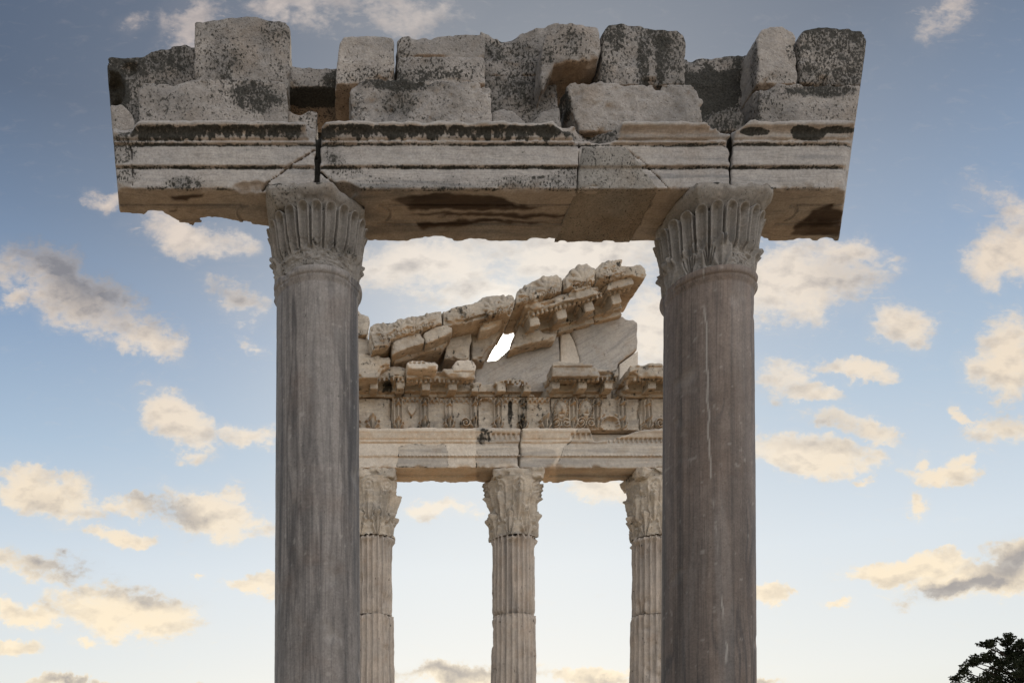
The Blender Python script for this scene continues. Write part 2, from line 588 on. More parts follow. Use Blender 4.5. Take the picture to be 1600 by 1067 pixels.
M_BLOCK = stone_mat('weathered_marble', (.47, .435, .41, 1), (.26, .248, .24, 1), (.20, .20, .205, 1), .5, (1, 1, 1.6), 2.4, bump=.85, pits=.7)
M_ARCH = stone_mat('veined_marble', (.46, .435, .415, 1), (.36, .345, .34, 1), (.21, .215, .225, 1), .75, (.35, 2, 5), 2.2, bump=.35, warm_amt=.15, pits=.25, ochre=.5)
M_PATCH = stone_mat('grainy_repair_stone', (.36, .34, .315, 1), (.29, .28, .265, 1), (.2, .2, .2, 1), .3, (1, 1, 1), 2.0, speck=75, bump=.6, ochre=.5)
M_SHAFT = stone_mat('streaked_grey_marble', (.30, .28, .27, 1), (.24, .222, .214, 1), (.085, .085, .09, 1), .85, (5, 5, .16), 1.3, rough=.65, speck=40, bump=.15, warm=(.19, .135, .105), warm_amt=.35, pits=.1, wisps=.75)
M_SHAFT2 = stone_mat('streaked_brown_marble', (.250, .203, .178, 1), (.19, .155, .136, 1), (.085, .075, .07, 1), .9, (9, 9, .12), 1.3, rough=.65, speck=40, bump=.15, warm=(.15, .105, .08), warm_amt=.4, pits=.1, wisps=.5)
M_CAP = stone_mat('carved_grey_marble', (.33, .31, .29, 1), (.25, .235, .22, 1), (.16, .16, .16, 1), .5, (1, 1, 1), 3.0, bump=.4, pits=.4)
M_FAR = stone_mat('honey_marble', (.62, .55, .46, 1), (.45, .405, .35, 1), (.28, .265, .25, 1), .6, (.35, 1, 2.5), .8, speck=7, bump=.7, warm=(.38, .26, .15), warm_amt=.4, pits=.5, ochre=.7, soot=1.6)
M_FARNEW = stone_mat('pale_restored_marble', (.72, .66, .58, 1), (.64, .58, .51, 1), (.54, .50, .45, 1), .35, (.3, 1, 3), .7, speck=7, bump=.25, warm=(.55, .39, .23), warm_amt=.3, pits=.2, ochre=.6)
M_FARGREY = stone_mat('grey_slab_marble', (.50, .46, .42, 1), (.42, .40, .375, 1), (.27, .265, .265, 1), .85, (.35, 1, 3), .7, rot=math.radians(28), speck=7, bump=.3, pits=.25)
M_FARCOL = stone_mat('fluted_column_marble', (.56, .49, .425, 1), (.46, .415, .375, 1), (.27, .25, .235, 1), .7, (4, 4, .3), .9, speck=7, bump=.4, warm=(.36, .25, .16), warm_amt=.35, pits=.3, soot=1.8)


def ground_mat(name, a, b2, sc):
    m = bpy.data.materials.new(name)
    m.use_nodes = True
    g = NT(m.node_tree)
    b = g.n['Principled BSDF']
    oc = g.node('ShaderNodeTexCoord').outputs['Object']
    n = g.noise(oc, sc, 8, .6)
    n2 = g.noise(oc, sc * 14, 5, .6)
    c = g.mix(g.rng(n, .35, .65), a, b2)
    c = g.mix(1.0, c, g.mix(g.rng(n2, .3, .7), (.7, .7, .7, 1), (1.15, 1.15, 1.15, 1)), 'MULTIPLY')
    g.l.new(c, b.inputs['Base Color'])
    b.inputs['Roughness'].default_value = .95
    bp = g.node('ShaderNodeBump')
    bp.inputs['Distance'].default_value = .05
    g.l.new(n2, bp.inputs['Height'])
    g.l.new(bp.outputs[0], b.inputs['Normal'])
    return m


M_GROUND = ground_mat('dry_earth', (.40, .31, .21, 1), (.30, .24, .15, 1), .15)
M_PAVE = ground_mat('worn_paving', (.48, .42, .34, 1), (.38, .33, .27, 1), .9)


def simple_mat(name, c1, c2, sc, rough=.8):
    m = bpy.data.materials.new(name)
    m.use_nodes = True
    g = NT(m.node_tree)
    b = g.n['Principled BSDF']
    oc = g.node('ShaderNodeTexCoord').outputs['Object']
    n = g.noise(oc, sc, 4, .6)
    g.l.new(g.mix(g.rng(n, .35, .65), c1, c2), b.inputs['Base Color'])
    b.inputs['Roughness'].default_value = rough
    b.inputs['Specular IOR Level'].default_value = .1
    return m


M_LEAF = simple_mat('dark_needles', (.014, .018, .010, 1), (.030, .036, .018, 1), 1.2)
M_BARK = simple_mat('dark_bark', (.035, .027, .02, 1), (.06, .045, .035, 1), 6)

# =====================================================================
#  GROUND
# =====================================================================
S = 6000
tag(make_mesh('ground', [(-S, -S, 0), (S, -S, 0), (S, S, 0), (-S, S, 0)], [(0, 1, 2, 3)], M_GROUND, smooth=False), None, None, kind='structure')


def slab(name, x0, x1, y0, y1, z0, z1, mat):
    V = [(x, y, z) for z in (z0, z1) for x, y in ((x0, y0), (x1, y0), (x1, y1), (x0, y1))]
    Q = [(0, 3, 2, 1), (4, 5, 6, 7), (0, 1, 5, 4), (1, 2, 6, 5), (2, 3, 7, 6), (3, 0, 4, 7)]
    return tag(make_mesh(name, V, Q, mat, smooth=False), None, None, kind='structure')


slab('pavement', -12, 16, 4.6, 6.6, -.05, .14, M_PAVE)
slab('terrace', -3, 14, 18.6, 29, -.05, .30, M_PAVE)


# =====================================================================
#  STONE BLOCKS  (outlines give each block its own face, at its real distance and depth)
# =====================================================================
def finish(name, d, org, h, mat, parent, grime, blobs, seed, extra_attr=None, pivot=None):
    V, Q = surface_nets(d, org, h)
    at = {'grime': grime_shade_at(V, grime, blobs, seed)}
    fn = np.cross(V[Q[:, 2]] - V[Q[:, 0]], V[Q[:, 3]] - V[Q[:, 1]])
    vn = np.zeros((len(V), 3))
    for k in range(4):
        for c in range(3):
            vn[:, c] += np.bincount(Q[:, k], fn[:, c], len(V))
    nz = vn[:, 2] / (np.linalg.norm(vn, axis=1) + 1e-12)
    at['ochre'] = np.clip(sstep(.25, .75, -nz) * (.8 + .5 * fbm(V, 3, 3, .5, seed + 60)), 0, 1)  # underside patina, with warm ground bounce painted into the same tint
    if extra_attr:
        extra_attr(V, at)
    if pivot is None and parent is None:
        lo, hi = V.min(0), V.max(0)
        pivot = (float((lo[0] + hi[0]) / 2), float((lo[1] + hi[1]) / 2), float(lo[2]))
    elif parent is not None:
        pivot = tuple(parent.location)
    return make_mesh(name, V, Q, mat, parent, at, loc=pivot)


def erode(d, X, Y, Z, h, seed, low, fine, chip, edge=None, lf=2.5, ff=11.0):
    """weather the surface of a distance field in a narrow band"""
    band = np.abs(d) < max(4 * h, low + fine + chip + 2 * h)
    Pm = np.stack([X[band], Y[band], Z[band]], 1)
    rg = np.abs(fbm(Pm, ff * .8, 4, .6, seed + 5))
    n = low * fbm(Pm, lf, 3, .5, seed) + fine * 1.7 * (rg * 1.6 - .3)
    if chip and edge is not None:
        c = np.maximum(fbm(Pm, lf * 2.2, 3, .55, seed + 9) + .05, 0)
        n = n + chip * c * edge[band] * 2.2
    d = d.copy()
    d[band] += n
    return d


def stone(name, label, cat, poly, Yf, Yb, h=.0105, rnd=.018, low=.016, fine=.007, chip=.018, grime=.25, blobs=(),
          mat=None, seed=1, ends='', carve=None, parent=None, lf=2.5, ff=11.0, group=None, extra_attr=None, lean=0.0):
    mat = mat or M_BLOCK
    W = np.array([PX(a, b, Yf) for a, b in poly], np.float32)
    pad = 4 * h + low + fine
    lo = (W[:, 0].min() - pad, Yf - pad - abs(lean), W[:, 1].min() - pad)
    hi = (W[:, 0].max() + pad, Yb + pad, W[:, 1].max() + pad)
    X, Y, Z = grid_of(lo, hi, h)
    d2 = poly_sd(X[:, 0, :], Z[:, 0, :], W)[:, None, :]
    yf = Yf + lean * (Z - lo[2]) / (hi[2] - lo[2]) if lean else Yf
    dy = np.maximum(yf - Y, Y - Yb)
    d2 = np.broadcast_to(d2, X.shape)
    near_ = h < .02
    d = round_max(d2, dy, rnd * (.55 if near_ else .8))
    edge = np.exp(-((np.abs(d2 - dy)) / .05) ** 2)
    if 'l' in ends:
        d = np.maximum(d, cut_left(X, Y, Z))
    if 'r' in ends:
        d = np.maximum(d, cut_right(X, Y, Z))
    d = erode(d, X, Y, Z, h, seed, low, fine, chip, edge, lf, ff)
    if carve:
        d = carve(d, X, Y, Z)
    if 'l' in ends:
        d = np.maximum(d, cut_left(X, Y, Z))
    if 'r' in ends:
        d = np.maximum(d, cut_right(X, Y, Z))
    o = finish(name, d.astype(np.float32), lo, h, mat, parent, grime, blobs, seed, extra_attr)
    if label:
        tag(o, label, cat, group)
    return o


# ---------------- the architrave of the near colonnade -----------------
ZS = EYE + 3.869             # soffit
ARCH_PROFILE = [(5.237, ZS), (5.237, EYE + 3.998), (5.243, EYE + 4.002), (5.243, EYE + 4.010), (5.222, EYE + 4.012),
                (5.222, EYE + 4.140), (5.228, EYE + 4.143), (5.228, EYE + 4.150), (5.206, EYE + 4.153), (5.204, EYE + 4.166),
                (5.214, EYE + 4.168), (5.214, EYE + 4.174), (5.198, EYE + 4.178), (5.194, EYE + 4.196), (5.180, EYE + 4.214), (5.158, EYE + 4.226),
                (5.150, EYE + 4.230), (5.150, EYE + 4.256), (5.763, EYE + 4.256), (5.763, ZS)]


def architrave(name, label, x0, x1, seed, ends='', carve=None, back=None, panel=None, grime=.03, blobs=(), extra=None, prof_off=0.0, group=None,
               mat=None, parent=None, rough=1.0):
    h = .0095
    pad = .06
    lo = (x0 - pad, 5.09, ZS - pad)
    hi = (x1 + pad, 5.763 + pad, EYE + 4.256 + pad)
    X, Y, Z = grid_of(lo, hi, h)
    pr = poly_sd(Y[0], Z[0], ARCH_PROFILE) - prof_off
    d = np.broadcast_to(pr[None], X.shape).astype(np.float32)
    tongue = .045 * sstep(5.29, 5.33, Y)
    dx = np.maximum(x0 - X - tongue, X - x1 - tongue)
    if 'l' in ends:
        dx = np.maximum(X - x1 - tongue, cut_left(X, Y, Z))
    if 'r' in ends:
        dx = np.maximum(x0 - X - tongue, cut_right(X, Y, Z))
    edge_x = np.exp(-(dx / .03) ** 2)
    d = np.maximum(d, dx)
    if back is not None:
        bx, by = zip(*back)
        d = np.maximum(d, Y - np.interp(X, bx, by))
    # fallen-away arrises: bottom front, bottom back and the lip of the crown
    P_edge = np.exp(-(((Y - 5.237) / .03) ** 2 + ((Z - ZS) / .03) ** 2)) + np.exp(-(((Y - 5.763) / .05) ** 2 + ((Z - ZS) / .05) ** 2)) \
        + .3 * np.exp(-(((Y - 5.150) / .03) ** 2 + ((Z - EYE - 4.25) / .03) ** 2)) + .7 * edge_x * (Y < 5.32)
    if back is not None:
        P_edge = P_edge + np.exp(-((Y - np.interp(X, bx, by)) / .06) ** 2)
    d = erode(d, X, Y, Z, h, seed, .004 * rough, .0035 * rough, .030 * rough, P_edge, 3.0, 14)
    if panel:
        p0, p1 = panel
        # sunk panel in the soffit with concave ends
        yc, hw = 5.49, .105
        inx = np.maximum(p0 - X, X - p1)
        iny = np.abs(Y - yc) - hw
        r = .075
        bite = np.minimum(np.hypot(X - p0, Y - yc), np.hypot(X - p1, Y - yc))
        pan = np.maximum(np.maximum(inx, iny), r - bite)
        groove = np.abs(pan) - .006
        d = np.maximum(d, -np.maximum(np.maximum(pan, -groove * 0 - 1), Z - (ZS + .016)))
        d = np.minimum(d, np.maximum(np.maximum(np.maximum(inx, iny + .035), Z - (ZS + .03)), ZS + .004 - Z)) if False else d
        rim = np.maximum(np.abs(pan + .028) - .006, np.abs(Z - ZS - .012) - .009)
        rim = np.maximum(rim, dx + .01)
        if back is not None:
            rim = np.maximum(rim, Y - np.interp(X, bx, by) + .01)
        d = np.minimum(d, rim)
    if carve:
        d = carve(d, X, Y, Z)
    o = finish(name, d.astype(np.float32), lo, h, mat or M_ARCH, parent, grime, blobs, seed, extra)
    if label:
        tag(o, label, 'architrave block', group)
    return o


def polyline_d(X, Z, pts):
    d = np.full(X.shape, 1e9, np.float32)
    for (ax, az), (bx, bz) in zip(pts[:-1], pts[1:]):
        ex, ez = bx - ax, bz - az
        t = np.clip(((X - ax) * ex + (Z - az) * ez) / (ex * ex + ez * ez), 0, 1)
        d = np.minimum(d, np.hypot(X - ax - ex * t, Z - az - ez * t))
    return d


AF = 5.237


def crackline(d, X, Y, Z, pts, depth=.06, wid=.0075):
    w = [PX(a, b, AF) for a, b in pts]
    Pc = np.stack([X[:, 0, :].ravel(), 0 * X[:, 0, :].ravel(), Z[:, 0, :].ravel()], 1)
    sh = X[:, 0, :].shape
    c = polyline_d(X[:, 0, :] + .018 * fbm(Pc, 9, 3, .6, 4).reshape(sh), Z[:, 0, :] + .018 * fbm(Pc, 9, 3, .6, 9).reshape(sh), w)[:, None, :]
    return np.maximum(d, -np.maximum(c - wid, Y - (AF + depth)))


def blob_cut(d, X, Y, Z, c, r, seed, amp=.35):
    e = np.sqrt(((X - c[0]) / r[0]) ** 2 + ((Y - c[1]) / r[1]) ** 2 + ((Z - c[2]) / r[2]) ** 2)
    b = e < 2.0
    if b.any():
        Pm = np.stack([X[b], Y[b], Z[b]], 1)
        e2 = e[b] + amp * fbm(Pm, 9, 3, .5, seed)
        d = d.copy()
        d[b] = np.maximum(d[b], (1 - e2) * min(r))
    return d


def crown_moss_joint_shade(V, at, lo, hi, val=.95, seed=3):
    """black moss sitting on the crown moulding between two photo columns, painted shade in quirks and joints"""
    px, py = to_px(V)
    z = V[:, 2] - EYE
    n = fbm(V, 7, 4, .6, seed)
    n2 = fbm(V * np.array([1, 1, .25], np.float32), 34, 3, .6, seed + 3)
    band = sstep(4.158, 4.196, z + .016 * n + .030 * n2) * (1 - sstep(4.222, 4.236, z + .010 * n))
    val = val * np.clip(.98 + .75 * n2 + .35 * n, .35, 1)
    m = band * sstep(lo - 20, lo + 15, px + 14 * n) * (1 - sstep(hi - 30, hi + 10, px + 25 * n)) * (V[:, 1] < 5.26)
    at['grime'] = np.maximum(at['grime'], m * val)
    # groove shade painted as dark lines along the two quirks
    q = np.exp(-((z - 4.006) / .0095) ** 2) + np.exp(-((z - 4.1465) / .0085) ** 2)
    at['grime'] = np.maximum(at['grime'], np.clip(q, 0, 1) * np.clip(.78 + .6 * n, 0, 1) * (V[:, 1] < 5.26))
    for jx in (497, 1141):          # depth shade of the open joints, painted black
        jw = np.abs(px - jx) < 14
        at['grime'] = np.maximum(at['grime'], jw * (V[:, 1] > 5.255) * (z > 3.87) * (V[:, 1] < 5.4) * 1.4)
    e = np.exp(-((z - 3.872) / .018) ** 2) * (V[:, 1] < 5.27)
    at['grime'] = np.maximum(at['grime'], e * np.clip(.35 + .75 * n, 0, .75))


def brown_patch(V, at, polys, seed=5):
    px, py = to_px(V)
    w1 = fbm(V * np.array([.6, 1, 1], np.float32), 9, 4, .62, seed) * 9
    w2 = fbm(V * np.array([.6, 1, 1], np.float32), 9, 4, .62, seed + 8) * 7
    b = at.get('brown', np.zeros(len(V), np.float32))
    for poly in polys:
        sd = poly_sd(px + w1, py + w2, poly)
        b = np.maximum(b, (1 - sstep(-3.0, 1.5, sd)) * np.clip(1.05 + .35 * w1 / 9, 0, 1) * (V[:, 2] < ZS + .03))
    at['brown'] = b
    at['grime'] = at['grime'] * (1 - .8 * (V[:, 2] < ZS + .02) * (V[:, 1] > 5.26))


def carve_left_arch(d, X, Y, Z):
    d = crackline(d, X, Y, Z, [(408, 290), (414, 284), (430, 276), (453, 262), (476, 248), (497, 233)], .10, .0052)
    d = crackline(d, X, Y, Z, [(206, 228), (204, 262), (208, 290)], .03, .004)
    # bruised lower arris left of the crack
    x, z = PX(395, 292, AF)
    d = blob_cut(d, X, Y, Z, (x, 5.20, z - .02), (.16, .10, .07), 3)
    # chipped crown at the left end and at the joint
    x, z = PX(190, 196, 5.16)
    d = blob_cut(d, X, Y, Z, (x, 5.13, z + .02), (.10, .09, .075), 6)
    x, z = PX(497, 190, 5.16)
    d = blob_cut(d, X, Y, Z, (x, 5.13, z), (.09, .12, .12), 8)
    return d


def attr_left_arch(V, at):
    crown_moss_joint_shade(V, at, 185, 485, .93, 3)
    brown_patch(V, at, [[(262, 306), (282, 304), (300, 302), (318, 303), (316, 311), (300, 312), (292, 318), (270, 316)],
                        [(262, 326), (278, 326), (276, 331), (262, 331)]])


LX0 = PX(150, 290, 5.15)[0]
architrave('architrave_block', 'left architrave block cut off at a slant, black moss along its crown', LX0, PX(493.5, 290, AF)[0], 21,
           'l', carve_left_arch, back=[(-9, 5.49), (PX(187, 336, 5.49)[0], 5.49), (PX(257, 342, 5.524)[0], 5.524), (PX(298, 356, 5.616)[0], 5.616),
                                       (PX(328, 346, 5.55)[0], 5.55), (PX(399, 352, 5.589)[0], 5.589), (.1, 5.70), (1, 5.76)],
           panel=(PX(100, 330, 5.49)[0], PX(392, 330, 5.49)[0]),
           grime=.05, blobs=[(190, 235, 40, 30, .5), (200, 275, 26, 18, .5), (285, 286, 36, 12, .52), (350, 200, 500, 8, .3)], extra=attr_left_arch)


def carve_mid_arch(d, X, Y, Z):
    # missing piece of the crown
    x, z = PX(938, 200, 5.16)
    d = blob_cut(d, X, Y, Z, (x, 5.12, z + .01), (.165, .15, .10), 5, .4)
    x, z = PX(895, 205, 5.16)
    d = blob_cut(d, X, Y, Z, (x, 5.115, z + .05), (.12, .08, .06), 9, .4)
    x, z = PX(1128, 196, 5.16)
    d = blob_cut(d, X, Y, Z, (x + .05, 5.12, z + .06), (.16, .16, .10), 11, .25)
    d = crackline(d, X, Y, Z, [(905, 228), (907, 250), (902, 270), (903, 297)], .05, .0045)
    d = crackline(d, X, Y, Z, [(979, 234), (1000, 252), (1032, 278), (1048, 297)], .04, .0045)
    d = crackline(d, X, Y, Z, [(500, 268), (512, 276), (530, 292), (540, 300)], .05, .006)
    # soffit falling away beside the right capital
    a = PX(1052, 300, AF)[0]
    cut = (Z - ZS) - .16 * np.clip((X - a) * .9 + (Y - AF) * .75, 0, .35)
    d = np.where(Y < 5.74, np.maximum(d, -np.maximum(cut, np.maximum(a - .12 - X, X - a - .22))), d) if False else d
    x, z = PX(560, 300, AF)
    d = blob_cut(d, X, Y, Z, (x - .12, 5.24, ZS - .005), (.15, .12, .05), 14)
    return d


def attr_mid_arch(V, at):
    crown_moss_joint_shade(V, at, 495, 905, .97, 7)
    px, py = to_px(V)
    z = V[:, 2] - EYE
    n = fbm(V, 9, 3, .6, 3)
    br = sstep(898, 912, px + 6 * n) * (1 - sstep(962, 972, px + 6 * n)) * sstep(4.165, 4.18, z) * (V[:, 1] < 5.4)
    at['grime'] = np.maximum(at['grime'], br * .55)
    brown_patch(V, at, [[(608, 313), (640, 307), (690, 303), (720, 304), (752, 303), (790, 312), (806, 320), (850, 326), (830, 330), (760, 331), (700, 330), (640, 330)],
                        [(640, 333), (780, 333), (905, 336), (905, 341), (760, 341), (690, 338), (655, 337)],
                        [(648, 345), (700, 344), (800, 343), (880, 346), (800, 349), (740, 351), (712, 356), (690, 353), (662, 358), (652, 352)]], 5)


mid = architrave('architrave_block', 'long middle architrave block spanning both near columns, brown stained soffit and repaired crack', PX(499.5, 290, AF)[0], PX(1139.5, 290, AF)[0], 33,
                 '', carve_mid_arch, panel=(PX(590, 330, 5.49)[0], PX(1010, 330, 5.49)[0]), grime=.04,
                 blobs=[(540, 280, 40, 22, .5), (640, 285, 200, 16, .32), (840, 285, 70, 14, .45), (880, 280, 30, 24, .45), (520, 240, 24, 30, .45), (720, 235, 220, 16, .2), (1010, 300, 30, 6, .5)], extra=attr_mid_arch)


def carve_insert(d, X, Y, Z):
    W = [PX(a, b, AF) for a, b in ((908, 232), (975, 232), (1044, 310), (900, 310))]
    d2 = poly_sd(X[:, 0, :], Z[:, 0, :], W)[:, None, :]
    cutb = np.maximum(Y - 5.79, (Z - EYE - 4.134))
    # under the soffit the patch runs back at a slant
    return np.maximum(np.maximum(d, d2 + .006 * fbm(np.stack([X.ravel(), Y.ravel(), Z.ravel()], 1), 8, 3, .5, 2).reshape(X.shape)), cutb)


def attr_insert(V, at):
    at['grime'] = np.maximum(at['grime'], .30 + .12 * fbm(V, 3, 3, .5, 8))


architrave('repair_insert', None, PX(898, 290, AF)[0], PX(1050, 290, AF)[0], 35, '', carve_insert, grime=.30, prof_off=.004, mat=M_PATCH, parent=mid, extra=attr_insert, rough=.6)


def carve_right_arch(d, X, Y, Z):
    x, z = PX(1148, 196, 5.16)
    d = blob_cut(d, X, Y, Z, (x - .02, 5.13, z + .07), (.12, .14, .10), 12, .25)
    return d


def attr_right_arch(V, at):
    crown_moss_joint_shade(V, at, 1330, 1400, .7, 9)
    px, py = to_px(V)
    z = V[:, 2] - EYE
    n = fbm(V, 9, 3, .6, 23)
    for (bx, by, rx, ry, v) in ((1178, 206, 26, 8, .85), (1262, 208, 30, 12, .9), (1310, 203, 34, 6, .8)):
        e = np.sqrt(((px - bx) / rx) ** 2 + ((py - by) / ry) ** 2) + .4 * n
        at['grime'] = np.maximum(at['grime'], v * (1 - sstep(.7, 1.1, e)) * (V[:, 1] < 5.26))
    brown_patch(V, at, [[(1240, 352), (1262, 338), (1266, 326), (1290, 322), (1302, 317), (1300, 326), (1330, 332), (1330, 369), (1232, 369)]], 6)


architrave('architrave_block', 'right architrave block with a clean slanted end and dark brown stain underneath', PX(1143, 290, AF)[0], PX(1375, 290, AF)[0], 47, 'r',
           carve_right_arch, panel=(PX(1222, 330, 5.49)[0], 6.0), grime=.02, blobs=[(1270, 296, 60, 6, .4), (1160, 296, 30, 6, .55)], extra=attr_right_arch)

# ---------------- the blocks laid on top of it -----------------
YB = 5.74
stone('stone_block', 'tall squarish block speckled with black lichen, highest at the left of the ledge', 'stone block',
      [(304.6, 34), (345, 29), (385, 25.3), (435, 27), (447, 32.5), (452.7, 41), (454, 98), (451, 140), (303, 134)], 5.27, YB, seed=2, low=.008, chip=.015, grime=.36,
      blobs=[(345, 95, 40, 30, .44), (430, 50, 30, 30, .45)], rnd=.014)
stone('stone_block', 'low pale block under the tall lichen-speckled block, dark patch at its right', 'stone block',
      [(216, 142), (226, 128), (250, 123), (303, 122.6), (431, 126), (447, 130), (451, 205), (216, 205)], 5.247, YB, seed=4, low=.008, chip=.02, grime=.34,
      blobs=[(398, 150, 44, 24, .66), (250, 160, 26, 20, .42)], rnd=.012)


def carve_hollow(d, X, Y, Z):
    x, z = PX(174, 146, 5.42)
    d = blob_cut(d, X, Y, Z, (x - .02, 5.40, z), (.12, .22, .15), 4, .35)
    x, z = PX(204, 112, 5.42)
    return blob_cut(d, X, Y, Z, (x, 5.36, z), (.09, .08, .07), 6, .3)


stone('stone_block', 'dark rounded block set back at the far left end, hollowed beneath', 'stone block',
      [(140, 84), (177, 86), (208, 88), (225, 85), (239, 75), (264, 67), (292, 65.6), (312, 72), (312, 215), (140, 215)], 5.40, YB, seed=6, low=.02, fine=.005, chip=.015, grime=.50,
      blobs=[(190, 105, 50, 20, .62), (265, 95, 36, 24, .60), (176, 142, 26, 36, 1.2)], ends='l', carve=carve_hollow, rnd=.03)  # last patch paints the darkness of the hollow in black
stone('stone_fragment', 'small pale rounded lump at the left end, beside the low pale block', 'stone fragment',
      [(150, 164), (190, 161), (206, 176), (211, 190), (209, 206), (150, 206)], 5.24, 5.5, seed=8, rnd=.035, low=.03, chip=.03, grime=.22, ends='l')
stone('stone_block', 'recessed speckled ledge block bridging the black hollow over the left column', 'stone block',
      [(440, 99), (495, 100), (560, 101), (560, 136), (530, 139), (500, 136), (440, 138)], 5.325, YB, seed=10, grime=.40, low=.012, blobs=[(535, 125, 30, 18, .75), (500, 152, 90, 14, 1.5)])  # last patch paints the hollow's shade onto the underside
stone('stone_block', 'backing stone coloured as deep shade inside the black hollow over the left column', 'stone block',
      [(444, 130), (560, 130), (560, 212), (444, 212)], 5.68, 5.80, seed=11, grime=1.4, low=.02)  # all-black colour stands in for the deep shade of the hollow
stone('stone_fragment', 'broken wedge of stone in the hollow above the joint over the left column', 'stone fragment',
      [(450, 168), (470, 172), (494, 176), (494, 212), (450, 212)], 5.30, 5.6, seed=12, rnd=.03, low=.04, chip=.05, grime=.35)
stone('stone_block', 'small grey rounded block standing right of the black hollow', 'stone block',
      [(525, 104), (531, 66), (537, 57), (566, 55), (597, 53), (612, 56), (617, 63), (618.4, 132), (524, 132)], 5.28, YB, seed=14, rnd=.022, low=.014, grime=.20,
      blobs=[(575, 118, 60, 16, .45)])
stone('stone_block', 'wide grey block with a horizontal tool line, right of the small rounded block', 'stone block',
      [(620.5, 63), (628, 56), (645, 52), (660, 51), (701, 52.5), (735, 50), (752, 51), (759, 57), (759, 134), (620.5, 134)], 5.285, YB, seed=16, rnd=.020, low=.013, grime=.24,
      blobs=[(630, 90, 14, 50, .45), (700, 108, 70, 20, .42), (660, 120, 60, 12, .55)],
      carve=lambda d, X, Y, Z: np.maximum(d, -np.maximum(np.abs(Z - PX(0, 87, 5.285)[1]) - .006, Y - 5.297)))
stone('stone_block', 'pale rough-hewn long block with black streaks lying below the wide grey block', 'stone block',
      [(547, 136), (566, 125.4), (640, 127), (767, 130), (772, 205), (546, 205)], 5.238, YB, seed=18, rnd=.014, low=.014, fine=.016, chip=.02, grime=.30,
      blobs=[(610, 132, 70, 12, .72), (620, 160, 40, 22, .5), (560, 165, 16, 30, .45), (533, 165, 14, 60, 1.5)], ff=9)  # last patch blackens the left side as shade of the hollow
stone('stone_block', 'recessed dark hollowed block between the wide grey block and the undercut block', 'stone block',
      [(752, 48), (774, 58), (790, 54), (812, 46.7), (848, 42), (872, 38), (872, 212), (752, 212)], 5.42, YB, seed=20, rnd=.03, low=.03, fine=.012, chip=.05, grime=.36,
      blobs=[(800, 80, 50, 22, .5), (800, 180, 50, 30, .5)],
      carve=lambda d, X, Y, Z: np.maximum(d, -np.maximum(np.abs(Z - PX(0, 118, 5.42)[1]) - .005, Y - 5.44)))
stone('stone_block', 'undercut block with rounded left corner, its brown underside overhanging a gap', 'stone block',
      [(846, 80), (850, 60), (858, 46), (874, 36), (912, 35), (935, 39.6), (938.5, 48.5), (938.5, 93), (922, 96), (887, 96), (866, 102), (855, 122), (849, 141), (844, 120)], 5.262, YB,
      seed=22, rnd=.028, low=.012, grime=.36, blobs=[(895, 65, 40, 26, .46), (855, 90, 12, 40, .5), (900, 110, 60, 13, .1)])
stone('stone_block', 'squarish block streaked with black stain, right of the undercut block', 'stone block',
      [(942, 49), (951, 37), (972, 34), (1008, 39.6), (1026, 44), (1058, 46), (1068, 54), (1072, 66), (1071, 134), (939, 134)], 5.285, YB, seed=24, rnd=.024, low=.012, grime=.44,
      blobs=[(960, 55, 18, 30, .62), (1005, 95, 12, 50, .62), (1035, 85, 14, 55, .66), (950, 110, 10, 30, .55), (1060, 110, 14, 26, .5)])
stone('stone_block', 'long pale pecked block with a dark spotted left face below the streaked block', 'stone block',
      [(905, 206), (900, 186), (890, 160), (884, 134), (898, 128), (947, 129), (980, 133), (1080, 132), (1093, 140), (1098, 156), (1100, 180), (1106, 206)], 5.235, YB, seed=26, rnd=.012, low=.012,
      fine=.014, chip=.02, grime=.16, blobs=[(884, 165, 14, 36, .62)])
stone('stone_fragment', 'small pale rubble piece lying at the foot of the recessed hollowed block', 'stone fragment',
      [(768, 174), (784, 169), (802, 171), (824, 189), (826, 206), (768, 206)], 5.27, 5.6, seed=28, rnd=.03, low=.02, grime=.22)
stone('stone_fragment', 'pale leaning chip wedged left of the long pecked block', 'stone fragment',
      [(829, 190), (846, 172), (862, 165), (874, 168), (878, 206), (829, 206)], 5.29, 5.6, seed=29, rnd=.03, low=.02, grime=.25)
stone('stone_block', 'recessed block almost black with lichen and painted shade, between streaked block and tall right-hand block', 'stone block',
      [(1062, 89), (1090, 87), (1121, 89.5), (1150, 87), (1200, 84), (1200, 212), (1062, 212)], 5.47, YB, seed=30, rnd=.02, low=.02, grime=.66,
      blobs=[(1110, 145, 56, 44, .95), (1085, 95, 20, 20, .45), (1125, 100, 24, 12, .45)])  # first patch paints recess shade on top of the lichen
stone('stone_fragment', 'mottled lump lying in the black recess left of the lower right slab', 'stone fragment',
      [(1104, 192), (1112, 178), (1134, 172), (1160, 172), (1168, 206), (1104, 206)], 5.34, 5.6, seed=31, rnd=.03, low=.02, grime=.5)
stone('stone_block', 'tall pale block with rounded top, second from the right end', 'stone block',
      [(1183, 60), (1190, 47), (1203, 41.5), (1228, 41), (1241, 47), (1246.5, 56), (1246.5, 131), (1184, 131)], 5.275, YB, seed=32, rnd=.022, low=.012, grime=.18,
      blobs=[(1236, 82, 12, 14, .5), (1180, 110, 10, 60, .45), (1215, 120, 40, 10, .35)])
stone('stone_block', 'long low slab with oblique pick marks at the lower right end', 'stone block',
      [(1185, 129.5), (1244, 130), (1300, 131), (1380, 135), (1380, 206), (1187, 206)], 5.25, YB, seed=34, rnd=.012, low=.010, grime=.26, ends='r',
      blobs=[(1290, 142, 66, 14, .68), (1190, 170, 10, 50, .45), (1290, 175, 60, 20, .36)])
